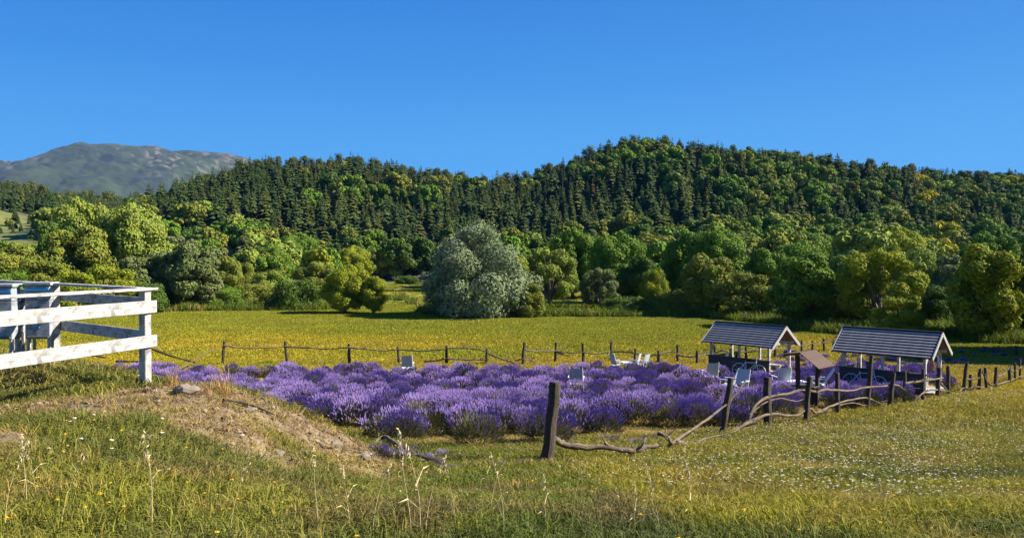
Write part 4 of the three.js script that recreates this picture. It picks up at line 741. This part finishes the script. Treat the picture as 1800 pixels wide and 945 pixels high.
{
  const gy = p => [p[0], land(p[0], -p[2]) + .0, p[2]];
  bicycle('white bicycle leaning on the skirt of the farther shelter', gy(sA.at(.72, 0, sA.D / 2 + .42)), sA.turn, W.tubeWhite);
  bicycle('pale blue bicycle leaning on the skirt of the nearer shelter', gy(sB.at(-.55, 0, sB.D / 2 + .42)), sB.turn, W.paleBlue);
  const pot = (p, label, s) => { const t = thing('potted_plant', label, 'potted plant', p, 0, 'pots on the shelter ledges'), R = rng(s), T = new Tris(); mesh('pot', new THREE.LatheGeometry([[0, 0], [.055, 0], [.075, .12], [.082, .12], [.07, .115], [0, .1]].map(v => new THREE.Vector2(...v)), 12), W.rubber, t); for (let i = 0; i < 160; i++) { const v = vrand(R); leaf(T, [v[0] * .11, .2 + v[1] * .09, v[2] * .11], v, .06, .03, R, [1, 1, 1]); } mesh('leaves', T.geo(), LEAF.dark, t); };
  pot(sA.at(-.12, .9225, sA.D / 2 + .06), 'small dark potted plant on the ledge of the farther shelter', 3); pot(sB.at(-.5, .9225, sB.D / 2 + .06), 'small dark potted plant on the ledge of the nearer shelter', 4);
  // dried bunch hanging in the open end
  const h = sB.at(sB.L / 2, 0, .15), t = thing('hanging_bunch', 'brown dried bunch hanging in the open end of the nearer shelter', 'hanging bunch', [h[0], h[1] + .95, h[2]], 0), R = rng(9), T = new Tris();
  for (let i = 0; i < 220; i++) { const v = vrand(R), y = R(); leaf(T, [v[0] * .12 * (1 - y * .5) + .06 * Math.sin(y * 5), .62 * y, v[2] * .12], [v[0], .3, v[2]], .11, .03, R, [1, .7 + .4 * R(), .6], 1); }
  mesh('dried_stems', T.geo(), leafy([.28, .18, .06], .2), t); mesh('cord', tube([[0, .4, 0, .008], [0, .76, 0, .008]], 5), W.rubber, t);
}

// ---------------------------------------------------------------- little roofed board in the lavender
{
  const c = onGround(1420, 714), t = thing('roofed_notice_board', 'little roofed wooden board on two posts in the lavender', 'notice board', c, -.8);
  for (const sx of [-1, 1]) { mesh('post', block([.11, sx > 0 ? 1.5 : 1.7, .13], [sx * .24, sx > 0 ? .72 : .8, sx * -.18], .008, [0, 0, sx * -.03]), W.dark, t); }
  mesh('panel', block([.52, .52, .04], [0, .32, .02], .006, [0, .64, 0]), W.dark, t);
  mesh('shelf', block([.78, .045, .5], [-.06, .66, 0], .006), W.dark, t);
  for (const [s, len, y, a] of [[1, .78, 1.60, .62], [-1, .66, 1.70, .16]]) {
    const roof = new THREE.Group(); roof.name = 'roof_slope'; t.add(roof); roof.position.set(s * .0, 1.78, 0); roof.rotation.z = -s * a;
    for (let i = 0; i < 6; i++) mesh('roof_plank', block([len, .025, .185], [s * len / 2, 0, -.47 + i * .19], .004), W.board, roof);
    mesh('rafter', block([len * .95, .05, .05], [s * len / 2, -.04, .4], .005), W.dark, roof); mesh('rafter', block([len * .95, .05, .05], [s * len / 2, -.04, -.4], .005), W.dark, roof);
  }
  seatSpots.push([c[0], -c[2], .55]);
}

// ---------------------------------------------------------------- folding garden chairs and small tables
function chair(px, py, turn, label, recline = .25) {
  const c = onGround(px, py), t = thing('folding_chair', label, 'chair', c, turn, 'white folding chairs in the lavender'), w = .27, tr = .015;
  for (const s of [-1, 1]) {
    mesh('leg_loop', tube([[s * w, .02, .30, tr], [s * w, .02, -.32, tr], [s * w, .40, -.22, tr], [s * w, .62, -.24, tr]], 7), W.tubeWhite, t);
    mesh('armrest', block([.055, .028, .5], [s * (w + .01), .635, -.03], .008), W.tubeWhite, t);
    mesh('back_upright', tube([[s * w, .02, .30, tr], [s * (w - .02), .42, .18, tr], [s * (w - .02), .62, .18 + .2 * recline, tr], [s * (w - .03), 1.02, .18 + .62 * recline, tr]], 7), W.tubeWhite, t);
  }
  mesh('foot_bar', tube([[-w, .02, -.32, tr], [w, .02, -.32, tr]], 7), W.tubeWhite, t);
  const sling = (z0, y0, z1, y1, sag) => { const pos = [], idx = []; for (let i = 0; i <= 8; i++) for (let j = 0; j <= 8; j++) { const u = j / 8 * 2 - 1, v = i / 8, q = (1 - u * u) * sag; pos.push(u * (w - .015), lerp(y0, y1, v) - (Math.abs(y1 - y0) < .2 ? q : 0), lerp(z0, z1, v) + (Math.abs(y1 - y0) < .2 ? 0 : q)); } for (let i = 0; i < 8; i++) for (let j = 0; j < 8; j++) { const a = i * 9 + j; idx.push(a, a + 1, a + 9, a + 1, a + 10, a + 9); } const n = pos.length / 3; for (let i = 0; i < n; i++) pos.push(pos[i * 3], pos[i * 3 + 1] - .004, pos[i * 3 + 2] + .006); const k = idx.length; for (let i = 0; i < k; i += 3) idx.push(idx[i] + n, idx[i + 2] + n, idx[i + 1] + n); const g = new THREE.BufferGeometry(); g.setAttribute('position', new THREE.Float32BufferAttribute(pos, 3)); g.setIndex(idx); g.computeVertexNormals(); return g; };
  mesh('seat', sling(-.26, .44, .2, .40, .03), W.cloth, t); mesh('backrest', sling(.185, .47, .18 + .62 * recline - .005, 1.0, .025), W.cloth, t);
  seatSpots.push([c[0], -c[2], .42]); return t;
}
function table(px, py, label, w = .62, d = .5, h = .52, turn = 0) {
  const c = onGround(px, py), t = thing('garden_table', label, 'table', c, turn, 'small white garden tables');
  mesh('table_top', block([w, .025, d], [0, h, 0], .006), W.tubeWhite, t);
  for (const s of [-1, 1]) { mesh('leg', tube([[s * w * .42, 0, -d * .4, .014], [-s * w * .3, h - .015, -d * .4, .014]], 6), W.tubeWhite, t); mesh('leg', tube([[s * w * .42, 0, d * .4, .014], [-s * w * .3, h - .015, d * .4, .014]], 6), W.tubeWhite, t); }
  seatSpots.push([c[0], -c[2], .3]);
}
chair(716, 661, .05, 'pale folding chair seen from behind at the far left of the lavender');
chair(1013, 692, -.1, 'pale folding chair seen from behind right of the corner post');
chair(1086, 657, -1.2, 'folding chair left of the small table by the far fence');
chair(1114, 657, 1.2, 'folding chair right of the small table, nearer the table');
chair(1128, 658, .9, 'outermost folding chair right of the small table by the far fence');
table(1101, 658, 'small white folding table between chairs by the far fence', .6, .5, .6, .4);
chair(1249, 678, .12, 'folding chair seen from behind in front of the farther shelter');
chair(1282, 696, .95, 'turned folding chair with wide foot loop behind the leaning pole', .35);
chair(1299, 700, 2.3, 'folding chair half hidden behind the dark fence post', .3);
chair(1374, 690, .1, 'folding chair seen from behind left of the roofed board');
chair(1440, 694, 1.25, 'reclined folding chair right of the roofed board', .55);
table(1398, 692, 'small white folding table beside the roofed board', .7, .6, .48, .2);
plantLavender();

renderer.render(scene, camera);
